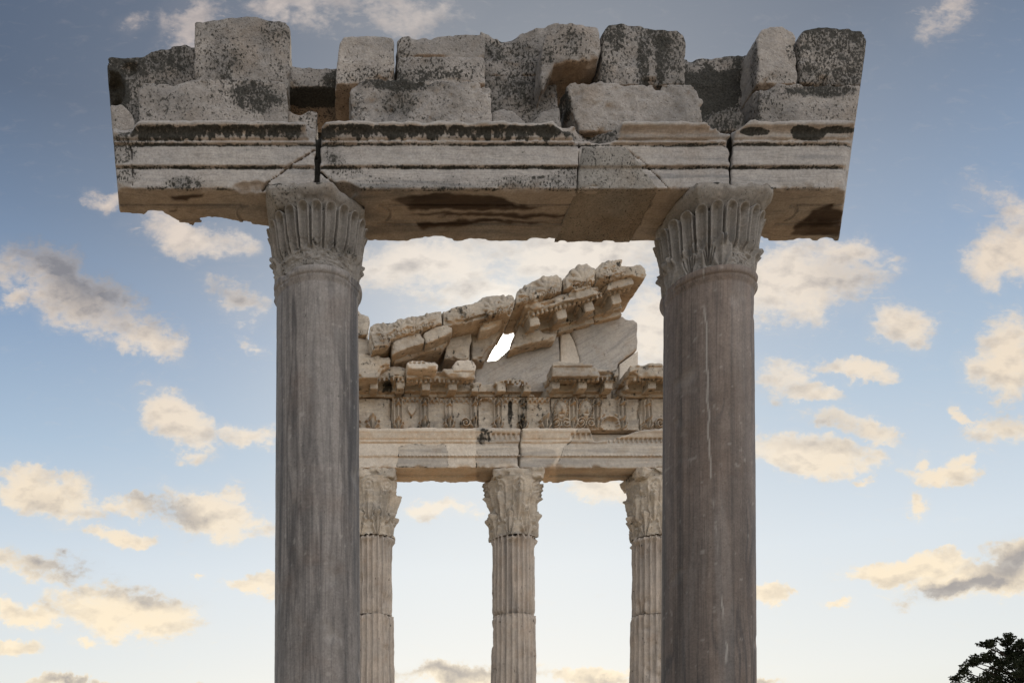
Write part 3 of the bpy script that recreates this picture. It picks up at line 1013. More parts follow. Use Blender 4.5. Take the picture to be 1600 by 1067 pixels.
stone('stone_block', 'dark weathered block at the top right end, cut at a slant', 'stone block',
      [(1249, 60), (1256, 49), (1278, 44.5), (1310, 43), (1380, 46), (1380, 138), (1250, 130)], 5.31, YB, seed=36, rnd=.022, low=.012, grime=.58, ends='r',
      blobs=[(1290, 90, 60, 40, .54)])


# =====================================================================
#  NEAR COLUMNS
# =====================================================================
def grid_surface(R, closed_u=True):
    """R : nu x nv x 3 grid of points -> verts, quads"""
    nu, nv = R.shape[:2]
    idx = np.arange(nu * nv).reshape(nu, nv)
    nxt = np.roll(idx, -1, 0) if closed_u else idx[1:]
    cur = idx if closed_u else idx[:-1]
    Q = np.stack([cur[:, :-1], nxt[:, :-1], nxt[:, 1:], cur[:, 1:]], -1).reshape(-1, 4)
    return R.reshape(-1, 3), Q


def lathe(cx, cy, zs, rs, nu):
    th = np.linspace(0, 2 * np.pi, nu, endpoint=False)
    zs, rs = np.asarray(zs, float), np.asarray(rs, float)
    return th, zs, rs


def column_shaft(cx, cy, z0, z1, r0, r1, seed, parent, mat, white_line=None, nu=224, wisps_px=None):
    zs = np.concatenate([np.linspace(z0, z1 - .12, 330), np.linspace(z1 - .115, z1, 30)])
    t = (zs - z0) / (z1 - z0)
    rs = r0 + (r1 - r0) * t + .004 * np.sin(np.pi * t)
    top = zs - z1
    # apophyge and astragal at the top
    rs = rs + .016 * sstep(-.105, -.058, top)
    rs = rs + np.where((top > -.056), .014 * np.sqrt(np.clip(1 - ((top + .030) / .027) ** 2, 0, 1)), 0)
    rs = np.where(top > -.004, rs - .02, rs)
    th = np.linspace(0, 2 * np.pi, nu, endpoint=False)
    T, Zz = np.meshgrid(th, zs, indexing='ij')
    Rr = np.broadcast_to(rs, T.shape).copy()
    Pn = np.stack([np.cos(T) * .29 + cx, np.sin(T) * .29 + cy, Zz], -1).reshape(-1, 3)
    n = fbm(Pn, 1.8, 3, .5, seed).reshape(T.shape)
    n2 = fbm(Pn, 9, 4, .6, seed + 2).reshape(T.shape)
    dent = np.maximum(fbm(Pn, 4.5, 3, .5, seed + 4).reshape(T.shape) - .42, 0)
    chip = np.maximum(fbm(Pn, 7, 3, .5, seed + 7).reshape(T.shape) - .05, 0) * np.exp(-((Zz - z1 + .03) / .04) ** 2)
    Rr += .0022 * n + .0016 * n2 - .05 * dent - .07 * chip
    P = np.stack([cx + Rr * np.cos(T), cy + Rr * np.sin(T), Zz], -1)
    # close top and bottom
    V, Q = grid_surface(P)
    at = {'grime': np.clip(.07 + .14 * n2 + .1 * n, 0, 1).ravel(), 'pale': (dent * .5).clip(0, .12).ravel()}
    # faint scratches and pale flecks
    fl = fbm(Pn, 30, 2, .5, seed + 12)
    at['pale'] = np.maximum(at['pale'], sstep(.60, .70, fl) * .22)
    # long drifting veins of the stone, denser here and there
    wq = np.stack([np.cos(T) * .29 * 3.2, np.sin(T) * .29 * 3.2, Zz * .22], -1).reshape(-1, 3)
    warp = fbm(Pn, 1.1, 3, .5, seed + 21)[:, None] * np.array([.35, .35, 0])
    r1 = 1 - np.abs(fbm(wq + warp, 1.6, 4, .55, seed + 23)) / .10
    r2 = fbm(wq + warp * 1.5, 1.1, 4, .6, seed + 29)
    dens_ = sstep(-.15, .35, fbm(Pn, .9, 2, .5, seed + 31))
    vein = np.clip(r1, 0, 1) * (.25 + .6 * dens_) + sstep(.08, .42, r2) * .45
    if wisps_px:
        px, py = to_px(V)
        wv_ = 3.5 * fbm(V, 3.0, 4, .6, seed + 37)
        for path, wd, amt in wisps_px:
            ys, xs = [p[1] for p in path], [p[0] for p in path]
            xx = np.interp(py, ys, xs)
            tt = np.clip((py - ys[0]) / (ys[-1] - ys[0]), 0, 1)
            ww = wd * (.35 + np.sin(np.pi * tt)) * (1 + .5 * fbm(V, 6, 3, .6, seed + 41))
            inside = (py > ys[0]) & (py < ys[-1]) & (V[:, 1] < cy)
            vein = np.maximum(vein, inside * amt * np.exp(-((px - xx - wv_) / np.maximum(ww, .6)) ** 2) * np.sin(np.pi * tt) ** .5)
    at['vein'] = np.clip(vein, 0, 1)
    if white_line:
        px, py = to_px(V)
        ys, xs = zip(*[(b, a) for a, b in white_line])
        wob = 2.2 * fbm(np.stack([V[:, 2] * 0, V[:, 2] * 0, V[:, 2]], 1), 9, 3, .6, 5)
        dd = np.abs(px - np.interp(py, ys, xs) - wob)
        brk = sstep(-.25, -.05, fbm(V, 3.3, 3, .6, 44))
        at['pale'] = np.maximum(at['pale'], (1 - sstep(.6, 1.7, dd)) * (V[:, 1] < cy) * brk * .5)
    return make_mesh('shaft', V, Q, mat, parent, at, loc=tuple(parent.location))


def lathe_mesh(name, cx, cy, prof, nu, mat, parent, seed=1, amp=.004, grime=.2):
    pr = np.asarray(prof, float)
    th = np.linspace(0, 2 * np.pi, nu, endpoint=False)
    T, K = np.meshgrid(th, np.arange(len(pr)), indexing='ij')
    R_, Z_ = pr[K, 0], pr[K, 1]
    P = np.stack([cx + R_ * np.cos(T), cy + R_ * np.sin(T), Z_], -1)
    V, Q = grid_surface(P)
    n = fbm(V, 7, 4, .6, seed)
    d = V - np.array([cx, cy, 0])
    d[:, 2] = 0
    V = V + d / (np.linalg.norm(d, axis=1, keepdims=True) + 1e-9) * (amp * n)[:, None]
    return make_mesh(name, V, Q, mat, parent, {'grime': np.full(len(V), grime)}, loc=tuple(parent.location))


def attic_base(cx, cy, z0, r, parent, mat):
    pr = [(r * 1.36, z0)]
    for k in range(9):
        a = -math.pi / 2 + math.pi * k / 8
        pr.append((r * 1.28 + r * .10 * math.cos(a), z0 + r * .16 + r * .15 * math.sin(a)))
    for k in range(7):
        a = math.pi * k / 6
        pr.append((r * 1.20 - r * .09 * math.sin(a), z0 + r * .34 + r * .18 * k / 6))
    for k in range(9):
        a = -math.pi / 2 + math.pi * k / 8
        pr.append((r * 1.10 + r * .08 * math.cos(a), z0 + r * .60 + r * .08 * math.sin(a)))
    pr.append((r * 1.0, z0 + r * .70))
    lathe_mesh('base', cx, cy, pr, 96, mat, parent, 3, .004)
    return z0 + r * .70


def palm_capital(cx, cy, zb, zt, seed, parent, abacus_poly, ruin, palm_at=(), mat=None):
    """bell ringed with tall round-ended leaves over an acanthus row, square abacus"""
    mat = mat or M_CAP
    NL = 22
    nu, nv = NL * 32, 130
    th = np.linspace(0, 2 * np.pi, nu, endpoint=False)
    zs = np.linspace(zb, zt, nv)
    T, Z = np.meshgrid(th, zs, indexing='ij')
    H = zt - zb
    t = (Z - zb) / H
    r = .276 + .016 * t + .042 * t ** 2.4
    pitch = 2 * np.pi / NL
    u = ((T / pitch) % 1.0 - .5) * pitch * r            # metres across the leaf
    vv = Z - zb
    wl = .40 * pitch * r
    vc = H * .80
    sd = np.where(vv < vc, np.abs(u) - wl, np.hypot(u, vv - vc) - wl)
    leaf = 1 - sstep(-.002, .007, sd)
    rim = np.exp(-((sd + .004) / .0048) ** 2)
    chan = sstep(.006, .028, -sd)
    upper = sstep(.26, .38, t)
    rr = r + upper * (.017 * rim + leaf * .010 - chan * .026 - (1 - leaf) * .016)
    rr -= upper * (1 - leaf) * sstep(.80, .90, t) * .065                       # bell behind the leaf ends
    rr += upper * leaf * sstep(.74, .92, t) * .014                             # ends roll outward
    # lower acanthus row
    NA = 10
    ua = ((T / (2 * np.pi / NA) + .25) % 1.0 - .5) * 2
    va = np.clip(t / .42, 0, 1.3)
    w = np.sqrt(np.clip(1 - (va / 1.05) ** 2.4, 0, 1)) * .95
    inl = 1 - sstep(.85, 1.05, np.abs(ua) / (w + 1e-3))
    rib = np.cos(np.arctan2(ua, va * 1.2 + .25) * 9)
    ac = inl * (.013 + .010 * rib + .020 * sstep(.55, .95, va) * (1 - sstep(1.0, 1.15, va)))
    P0 = np.stack([np.cos(T) * .3 + cx, np.sin(T) * .3 + cy, Z], -1).reshape(-1, 3)
    n = fbm(P0, 5, 4, .6, seed).reshape(T.shape)
    n2 = fbm(P0, 16, 4, .6, seed + 2).reshape(T.shape)
    n3 = fbm(P0 * np.array([.6, .6, 1.6]), 9, 4, .6, seed + 6).reshape(T.shape)
    low = 1 - sstep(.30 + .10 * (not palm_at), .44 + .10 * (not palm_at), t + .16 * n)
    dm = np.zeros_like(T)
    for (a0, aw, amt) in ruin:                    # worn sectors of the lower row
        dd = np.abs((T - a0 + np.pi) % (2 * np.pi) - np.pi)
        dm = np.maximum(dm, amt * (1 - sstep(aw * .7, aw, dd)))
    rr += (1 - dm) * ac * (1 - sstep(.36, .5, t))
    rr += dm * low * (.016 * n + .040 * np.abs(n3) - .020)
    # palm tufts cut deep
    for (a0, z0, hgt) in palm_at:
        ut = ((T - a0 + np.pi) % (2 * np.pi) - np.pi) * .30
        vt = (Z - z0) / hgt
        for k in range(-2, 3):
            xk = ut - .012 * k * (.5 + 1.6 * np.clip(vt, 0, 1))
            ln = np.exp(-(xk / .0042) ** 2) * sstep(0, .08, vt) * (1 - sstep(.80 - .10 * abs(k), .95 - .10 * abs(k), vt))
            rr -= .024 * ln
    rr += .003 * n + .0025 * n2
    chipn = np.maximum(fbm(P0, 6.5, 3, .5, seed + 9).reshape(T.shape) - .18, 0)
    rr -= chipn * .06 * (.3 + sstep(.6, .95, t))
    P = np.stack([cx + rr * np.cos(T), cy + rr * np.sin(T), Z], -1)
    V, Q = grid_surface(P)
    g = np.clip(.13 + .22 * n + .38 * dm * low * np.clip(.4 + 1.2 * n2, 0, 1), 0, 1).ravel()
    cap = make_mesh('capital', V, Q, mat, parent, {'grime': g}, loc=tuple(parent.location))
    # abacus
    h = .0085
    poly = [(cx + a, cy + b) for a, b in abacus_poly]
    ax = [p[0] for p in poly]
    ay = [p[1] for p in poly]
    z0, z1 = zt - .055, ZS - .002
    lo = (min(ax) - .05, min(ay) - .05, z0 - .05)
    hi = (max(ax) + .05, max(ay) + .05, z1 + .06)
    X, Y, Z = grid_of(lo, hi, h)
    d2 = np.broadcast_to(poly_sd(X[:, :, 0], Y[:, :, 0], poly)[:, :, None], X.shape)
    ins = .075 * np.clip((z0 + .085 - Z) / .085, 0, 1) ** 1.3
    dz = np.maximum(z0 - Z, Z - z1)
    d = round_max(d2 + ins, dz, .008)
    edge = np.exp(-((d2 - dz) / .04) ** 2)
    d = erode(d, X, Y, Z, h, seed + 3, .003, .004, .014, edge, 5.0, 16)
    d = np.maximum(d, Z - z1)
    V, Q = surface_nets(d.astype(np.float32), lo, h)
    g = grime_shade_at(V, .22, (), seed)
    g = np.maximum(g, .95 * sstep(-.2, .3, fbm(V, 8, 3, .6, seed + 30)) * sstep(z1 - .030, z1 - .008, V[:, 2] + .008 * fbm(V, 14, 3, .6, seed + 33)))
    make_mesh('abacus', V, Q, mat, cap, {'grime': g}, loc=tuple(cap.matrix_basis.translation * 0 + Vector(parent.location)))
    cap.children[0].location = (0, 0, 0)
    return cap


def near_column(px_axis, label, seed, abacus, ruin, palm, white=None, wisps=None):
    cx, cy = (px_axis - CX) / F * 5.5, 5.5
    root = empty('column', (cx, cy, .14), label, 'column', None)
    slab_h = .14
    # plinth + base + shaft + capital
    z = attic_base(cx, cy, .14 + .12, .31, root, M_CAP)
    pl = [(cx - .44, cy - .44), (cx + .44, cy - .44), (cx + .44, cy + .44), (cx - .44, cy + .44)]
    V = [(a, b, zz) for zz in (.14, .262) for a, b in pl]
    Q = [(0, 3, 2, 1), (4, 5, 6, 7), (0, 1, 5, 4), (1, 2, 6, 5), (2, 3, 7, 6), (3, 0, 4, 7)]
    make_mesh('plinth', V, Q, M_CAP, root, {'grime': np.full(8, .2)}, smooth=False, loc=tuple(root.location))
    zt = EYE + 3.345
    column_shaft(cx, cy, z, zt, .306, .284, seed, root, M_SHAFT2 if white else M_SHAFT, white, 224, wisps)
    palm_capital(cx, cy, zt - .012, EYE + 3.800, seed + 3, root, abacus, ruin, palm)
    return root


near_column(496, 'left near column, smooth grey shaft with its capital broken at the lower front', 51,
            [(-.335, -.335), (.10, -.335), (.16, -.25), (.22, -.19), (.33, -.10), (.34, .34), (-.34, .34), (-.345, -.2)],
            [(-math.pi / 2, 1.25, 1.0)], [], None,
            [([(494, 505), (489, 560), (488, 620), (484, 690), (476, 760), (470, 815)], 4, .9), ([(478, 640), (484, 700), (488, 770)], 8, .5),
             ([(528, 470), (531, 560), (534, 660), (540, 760), (543, 900), (546, 1000)], 2.5, .7), ([(446, 680), (452, 740), (462, 820)], 2.2, .7),
             ([(512, 560), (514, 640), (520, 720), (522, 800), (516, 900), (508, 1000)], 2.0, .6), ([(500, 900), (492, 950), (482, 1000), (470, 1060)], 7, .7),
             ([(526, 820), (530, 900), (536, 960), (540, 1067)], 7, .55), ([(548, 430), (549, 520), (551, 640), (553, 760)], 2, .6), ([(466, 420), (470, 470), (472, 540)], 5, .4)])
near_column(1106, 'right near column, smooth dark shaft with a thin white vertical crack', 61,
            [(-.235, -.335), (.235, -.335), (.30, -.29), (.335, -.2), (.34, .34), (-.20, .34), (-.31, .14), (-.29, -.15)],
            [(-math.pi / 2 + .02 + .42, .42, 1.0), (-math.pi / 2 - .75, .2, .6)],
            [(-math.pi / 2 - .27 - .16, EYE + 3.36, .16), (-math.pi / 2 - .27 - .60, EYE + 3.345, .15)],
            [(1098, 410), (1104, 520), (1106, 600), (1108, 700), (1111, 760), (1116, 800), (1122, 850), (1130, 960), (1135, 1010), (1134, 1100)],
            [([(1082, 420), (1085, 600), (1088, 800), (1092, 1100)], 9, .45), ([(1060, 500), (1062, 700), (1066, 1000)], 4, .5), ([(1104, 430), (1110, 620), (1117, 800), (1122, 1080)], 6, .5),
             ([(1142, 450), (1146, 700), (1150, 1000)], 3, .5), ([(1163, 440), (1166, 700), (1168, 1050)], 3, .45)])


# =====================================================================
#  FAR TEMPLE
# =====================================================================
FY = 20.0                    # face of the far architrave
ZFS = PX(0, 731, FY)[1]      # its soffit


def acanthus(u, v):
    """relief of a leaf: u -1..1 across, v 0..1 up"""
    w = np.sqrt(np.clip(1 - (v / 1.04) ** 3, 0, 1)) * (.78 + .22 * np.cos(v * 19))
    inl = 1 - sstep(.8, 1.02, np.abs(u) / (w + 1e-3))
    rib = np.cos(np.arctan2(u, v * 1.1 + .18) * 9)
    mid = np.exp(-(u / .12) ** 2)
    curl = sstep(.66, .95, v) * (1 - sstep(.98, 1.1, v))
    return inl * (.50 + .50 * rib + .3 * mid + .8 * curl) * (v > -.02)


def fluted_drum(name, cx, cy, z0, z1, r0, r1, seed, parent, ring_top=False, nfl=24):
    nu = nfl * 12
    nv = max(int((z1 - z0) / .035), 12)
    zs = np.linspace(z0, z1, nv)
    th = np.linspace(0, 2 * np.pi, nu, endpoint=False)
    T, Z = np.meshgrid(th, zs, indexing='ij')
    t = (Z - z0) / (z1 - z0)
    r = r0 + (r1 - r0) * t
    ph = (T / (2 * np.pi / nfl)) % 1.0 - .5
    fl = np.sqrt(np.clip(1 - (ph / .41) ** 2, 0, 1))
    P0 = np.stack([np.cos(T) * .6 + cx, np.sin(T) * .6 + cy, Z], -1).reshape(-1, 3)
    n = fbm(P0, .9, 4, .6, seed).reshape(T.shape)
    n2 = fbm(P0, 3.5, 4, .6, seed + 2).reshape(T.shape)
    worn = np.clip(sstep(-.15, .4, n) * .65, 0, .65)
    rr = r - .085 * fl * (1 - worn * .8) - .03 * worn
    rr += .012 * n2
    ends = np.exp(-((Z - z0) / .07) ** 2) + np.exp(-((Z - z1) / .07) ** 2)
    rr -= ends * np.maximum(n2 + .2, 0) * .17
    deep = np.maximum(fbm(P0, 1.6, 3, .5, seed + 5).reshape(T.shape) - .28, 0)
    rr -= deep * .22
    if ring_top:
        e = np.exp(-((Z - z1 + .10) / .075) ** 2)
        br = sstep(-.15, .1, fbm(np.stack([np.cos(T), np.sin(T), 0 * T], -1).reshape(-1, 3), 1.6, 2, .5, seed + 8).reshape(T.shape))
        rr += e * .085 * br * (1 + .5 * n2)
    P = np.stack([cx + rr * np.cos(T), cy + rr * np.sin(T), Z], -1)
    V, Q = grid_surface(P)
    cap0 = np.array([[cx, cy, z0], [cx, cy, z1]])
    g = np.clip(.13 + .18 * n2 + .15 * n, 0, 1).ravel()
    return make_mesh(name, V, Q, M_FARCOL, parent, {'grime': g}, loc=tuple(parent.location))


def temple_capital(cx, cy, zb, zt, seed, parent, turn=0.0):
    NA = 8
    nu, nv = NA * 40, 84
    th = np.linspace(0, 2 * np.pi, nu, endpoint=False)
    zs = np.linspace(zb, zt, nv)
    T, Z = np.meshgrid(th, zs, indexing='ij')
    t = (Z - zb) / (zt - zb)
    r = .50 + .02 * t + .15 * t ** 2.5
    pit = 2 * np.pi / NA
    a1 = acanthus(((T + turn) / pit % 1.0 - .5) * 2.05, t / .40)
    a2 = acanthus((((T + turn) / pit + .5) % 1.0 - .5) * 2.05, t / .72) * sstep(.22, .34, t)
    # volutes and stems near the top
    uv = ((T + turn) / pit + .5) % 1.0 - .5
    ring = np.hypot(uv * pit * r / .16, (t - .84) / .115)
    sp = np.exp(-((ring - .95) / .22) ** 2) + np.exp(-((ring - .35) / .2) ** 2)
    stem = np.exp(-((np.abs(uv) - .30) / .05) ** 2) * sstep(.5, .6, t) * (1 - sstep(.78, .85, t))
    P0 = np.stack([np.cos(T) * .6 + cx, np.sin(T) * .6 + cy, Z], -1).reshape(-1, 3)
    n = fbm(P0, 1.6, 4, .6, seed).reshape(T.shape)
    n2 = fbm(P0, 6, 4, .6, seed + 2).reshape(T.shape)
    keep = np.clip(.85 + .9 * n, .2, 1)
    rr = r + keep * (.105 * a1 * (t < .46) + .095 * a2 * (1 - .6 * (a1 > .3) * (t < .4)) + .042 * np.clip(sp, 0, 1) * sstep(.68, .74, t) + .05 * stem)
    rr += .02 * n + .016 * n2
    rr -= np.maximum(fbm(P0, 2.4, 3, .5, seed + 9).reshape(T.shape) - .25, 0) * .25
    P = np.stack([cx + rr * np.cos(T), cy + rr * np.sin(T), Z], -1)
    V, Q = grid_surface(P)
    g = np.clip(.15 + .18 * n2 + .1 * n, 0, 1).ravel()
    cap = make_mesh('capital', V, Q, M_FAR, parent, {'grime': g}, loc=tuple(parent.location))
    h = .03
    lo = (cx - .95, cy - .95, zt - .2)
    hi = (cx + .95, cy + .95, ZFS + .1)
    X, Y, Zg = grid_of(lo, hi, h)
    z0, z1 = zt - .05, ZFS - .006
    half = .70
    dx, dy = np.abs(X - cx), np.abs(Y - cy)
    con = .12
    d2 = np.maximum(dx - half + con * np.clip(1 - (dy / half) ** 2, 0, 1) * .8, dy - half + con * np.clip(1 - (dx / half) ** 2, 0, 1) * .8)
    d2 = np.maximum(d2, (dx + dy) * .707 - half * 1.22)
    d = round_max(d2, np.maximum(z0 - Zg, Zg - z1), .03)
    edge = np.exp(-(d2 / .08) ** 2)
    d = erode(d, X, Y, Zg, h, seed + 4, .05, .03, .16, edge, 1.4, 5)
    d = np.maximum(d, Zg - z1)
    V, Q = surface_nets(d.astype(np.float32), lo, h)
    ab = make_mesh('abacus', V, Q, M_FAR, cap, {'grime': grime_shade_at(V, .16, (), seed)}, loc=tuple(parent.location))
    ab.location = (0, 0, 0)


def temple_column(px, label, seed, turn):
    cy = FY * 1.0258
    cx = (px - CX) / F * cy
    root = empty('temple_column', (cx, cy, .30), label, 'column', 'fluted columns of the far temple')
    zj = PX(0, 957, cy - .55)[1]
    zc = PX(0, 832, cy - .54)[1]
    V = [(cx + a * .86, cy + b * .86, zz) for zz in (.30, .56) for a, b in ((-1, -1), (1, -1), (1, 1), (-1, 1))]
    Q = [(0, 3, 2, 1), (4, 5, 6, 7), (0, 1, 5, 4), (1, 2, 6, 5), (2, 3, 7, 6), (3, 0, 4, 7)]
    make_mesh('plinth', V, Q, M_FAR, root, {'grime': np.full(8, .15)}, smooth=False, loc=tuple(root.location))
    z = attic_base(cx, cy, .56, .64, root, M_FAR)
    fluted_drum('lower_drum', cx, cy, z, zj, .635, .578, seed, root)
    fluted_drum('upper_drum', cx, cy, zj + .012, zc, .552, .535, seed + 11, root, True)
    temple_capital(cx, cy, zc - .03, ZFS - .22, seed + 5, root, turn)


temple_column(581, 'left fluted temple column half hidden behind the near left column', 71, .2)
temple_column(802, 'middle fluted temple column standing free between two bright sky openings', 83, .0)
temple_column(1021, 'right fluted temple column almost hidden behind the near right column', 97, .35)


# ---------- far architrave ----------
def fz(py, Y=FY):
    return PX(0, py, Y)[1]


FARCH = [(FY, ZFS), (FY, fz(714)), (FY - .035, fz(713.4)), (FY - .035, fz(692, FY - .035)), (FY - .07, fz(691, FY - .07)), (FY - .075, fz(687, FY - .075)),
         (FY - .10, fz(685, FY - .10)), (FY - .16, fz(675, FY - .16)), (FY - .18, fz(673, FY - .18)), (FY - .18, fz(668, FY - .18)),
         (21.03, fz(668, FY - .18)), (21.03, ZFS)]
Z_FR0 = fz(668, FY - .18)      # frieze bottom


def far_architrave(label, px0, px1, seed, mat, carve=None, extra=None):
    h = .024
    x0, x1 = PX(px0, 0, FY)[0], PX(px1, 0, FY)[0]
    lo = (x0 - .1, FY - .3, ZFS - .1)
    hi = (x1 + .1, 21.13, Z_FR0 + .1)
    X, Y, Z = grid_of(lo, hi, h)
    pr = poly_sd(Y[0], Z[0], FARCH)
    d = np.broadcast_to(pr[None], X.shape).astype(np.float32)
    dx = np.maximum(x0 - X, X - x1)
    d = np.maximum(d, dx)
    edge = np.exp(-(((Y - FY) / .08) ** 2 + ((Z - ZFS) / .08) ** 2)) + np.exp(-(((Y - 21.03) / .1) ** 2 + ((Z - ZFS) / .1) ** 2)) + .5 * np.exp(-(dx / .06) ** 2)
    d = erode(d, X, Y, Z, h, seed, .008, .008, .07, edge, 1.2, 5)
    # beaded soffit panel
    pan = np.maximum(np.maximum(x0 + .9 - X, X - x1 + .9), np.abs(Y - 20.5) - .12)
    d = np.maximum(d, -np.maximum(pan, Z - ZFS - .05))
    if carve:
        d = carve(d, X, Y, Z)
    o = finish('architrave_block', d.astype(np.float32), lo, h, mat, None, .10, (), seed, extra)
    return tag(o, label, 'architrave block')


def carve_far_left(d, X, Y, Z):
    # weathered zone right of px 744 : carved crown broken, beads between the fascias
    xw = PX(744, 0, FY)[0]
    x, z = PX(752, 686, FY - .1)
    eg = np.maximum(np.maximum(np.abs(((X / .13) % 1.0) - .5) * .13 - .036, np.abs(Z - fz(681, FY - .13)) - .06), np.abs(Y - FY + .16) - .1)
    d = np.where(X > xw + .35, np.maximum(d, -np.maximum(eg, Y - FY + .08)), d)
    bead = np.maximum(np.maximum(np.abs(((X / .09) % 1.0) - .5) * .09 - .028, np.abs(Z - fz(712.5)) - .022), np.abs(Y - FY + .03) - .03)
    d = np.where(X > PX(620, 0, FY)[0], np.minimum(d, bead), d)
    # old slab let into the lower fascias
    return d


def attr_far_left(V, at):
    px, py = to_px(V)
    n = fbm(V, 2.5, 4, .6, 9)
    old = sstep(742, 747, px + 4 * n)
    sd = poly_sd(px + 2 * n, py + 2 * n, [(620, 729), (624, 700), (640, 694), (680, 696), (696, 694), (701, 712), (700, 730)])
    ins = 1 - sstep(-1, 1, sd)
    at['oldstone'] = np.maximum(old, ins * (V[:, 1] < FY + .05))
    seam = np.maximum(np.exp(-(sd / 1.1) ** 2), np.exp(-((px - 744.5 + 4 * n) / 1.1) ** 2) * (py > 690)) * (V[:, 1] < FY + .05)
    n5 = fbm(V, 8, 4, .6, 77)
    e = np.sqrt(((px - 756) / 13) ** 2 + ((py - 684) / 14) ** 2) + 1.0 * n5
    at['grime'] = np.maximum(at['grime'] * .6, .66 * (1 - sstep(.5, 1.2, e)))
    at['grime'] = np.maximum(at['grime'], seam * np.clip(.55 + .6 * n5, 0, .8))


def two_tone(m):
    """let the attribute oldstone turn the pale restored marble into the old grey one"""
    g = NT(m.node_tree)
    b = g.n['Principled BSDF']
    link = b.inputs['Base Color'].links[0]
    src = link.from_socket
    a = g.node('ShaderNodeAttribute')
    a.attribute_name = 'oldstone'
    oc = g.node('ShaderNodeTexCoord').outputs['Object']
    sn = g.noise(g.mapping(oc, sc=(.35, 1, 5)), 1.3, 7, .62, .5)
    grey = g.mix(g.rng(sn, .38, .62), (.58, .60, .64, 1), (.88, .88, .88, 1))
    c = g.mix(a.outputs['Fac'], src, g.mix(1.0, src, grey, 'MULTIPLY'))
    g.l.new(c, b.inputs['Base Color'])


two_tone(M_FARNEW)
far_architrave('left far architrave block, pale clean marble with a darker old piece let in', 540, 811.3, 101, M_FARNEW, carve_far_left, attr_far_left)


def carve_far_right(d, X, Y, Z):
    # crown broken away right of px 925 down to a sloping old surface
    xa, xb = PX(930, 0, FY - .1)[0], PX(1075, 0, FY - .1)[0]
    Pm = np.stack([X.ravel(), Y.ravel(), Z.ravel()], 1)
    n = fbm(Pm, 1.6, 3, .5, 7).reshape(X.shape)
    top = np.interp(X, [xa - .3, xa, PX(960, 0, FY)[0], PX(1000, 0, FY)[0], xb], [fz(660), fz(691), fz(686), fz(676), fz(672)]) + .05 * n
    cutf = np.maximum(Z - 0 - top, -(Z - top) * 0 - 1)
    d = np.where(X > xa - .3, np.maximum(d, np.minimum(Z - top, FY + .18 - Y)), d)
    eg = np.maximum(np.maximum(np.abs(((X / .14) % 1.0) - .5) * .14 - .042, np.abs(Z - fz(681, FY - .13)) - .065), np.abs(Y - FY + .16) - .1)
    a, b = PX(888, 0, FY)[0], xa
    d = np.where((X > a) & (X < b), np.maximum(d, -np.maximum(eg, Y - FY + .07)), d)
    bead = np.maximum(np.maximum(np.abs(((X / .09) % 1.0) - .5) * .09 - .028, np.abs(Z - fz(712.5)) - .022), np.abs(Y - FY + .03) - .03)
    d = np.where(X > PX(880, 0, FY)[0], np.minimum(d, bead), d)
    eg2 = np.maximum(np.maximum(np.abs(((X / .12) % 1.0) - .5) * .12 - .038, np.abs(Z - fz(688, FY - .06)) - .05), np.abs(Y - FY + .1) - .12)
    d = np.where(X > PX(948, 0, FY)[0], np.maximum(d, -np.maximum(eg2, Y - FY + .02)), d)
    return d


def attr_far_right(V, at):
    px, py = to_px(V)
    n = fbm(V, 2.0, 4, .6, 19)
    lim = np.interp(py, [668, 690, 700, 731], [905, 892, 880, 868])
    old = sstep(-3, 3, px - lim + 5 * n)
    old = np.maximum(old, (1 - sstep(-2, 2, poly_sd(px + 3 * n, py + 3 * n, [(812, 732), (812, 699), (840, 698), (866, 702), (870, 712), (858, 732)]))))
    at['oldstone'] = np.maximum(old, np.zeros(len(V)))
    n5 = fbm(V, 8, 4, .6, 79)
    seam = np.exp(-((px - lim + 5 * n) / 1.2) ** 2) * (V[:, 1] < FY + .05)
    at['grime'] = np.maximum(at['grime'], seam * np.clip(.5 + .6 * n5, 0, .8))


far_architrave('right far architrave block with its crown moulding broken away', 812.6, 1066, 113, M_FARNEW, carve_far_right, attr_far_right)


# ---------- frieze ----------
ZF1 = fz(622)                # top of the frieze


def g2(x, z, cx, cz, a, b):
    return np.hypot((x - cx) / a, (z - cz) / b)


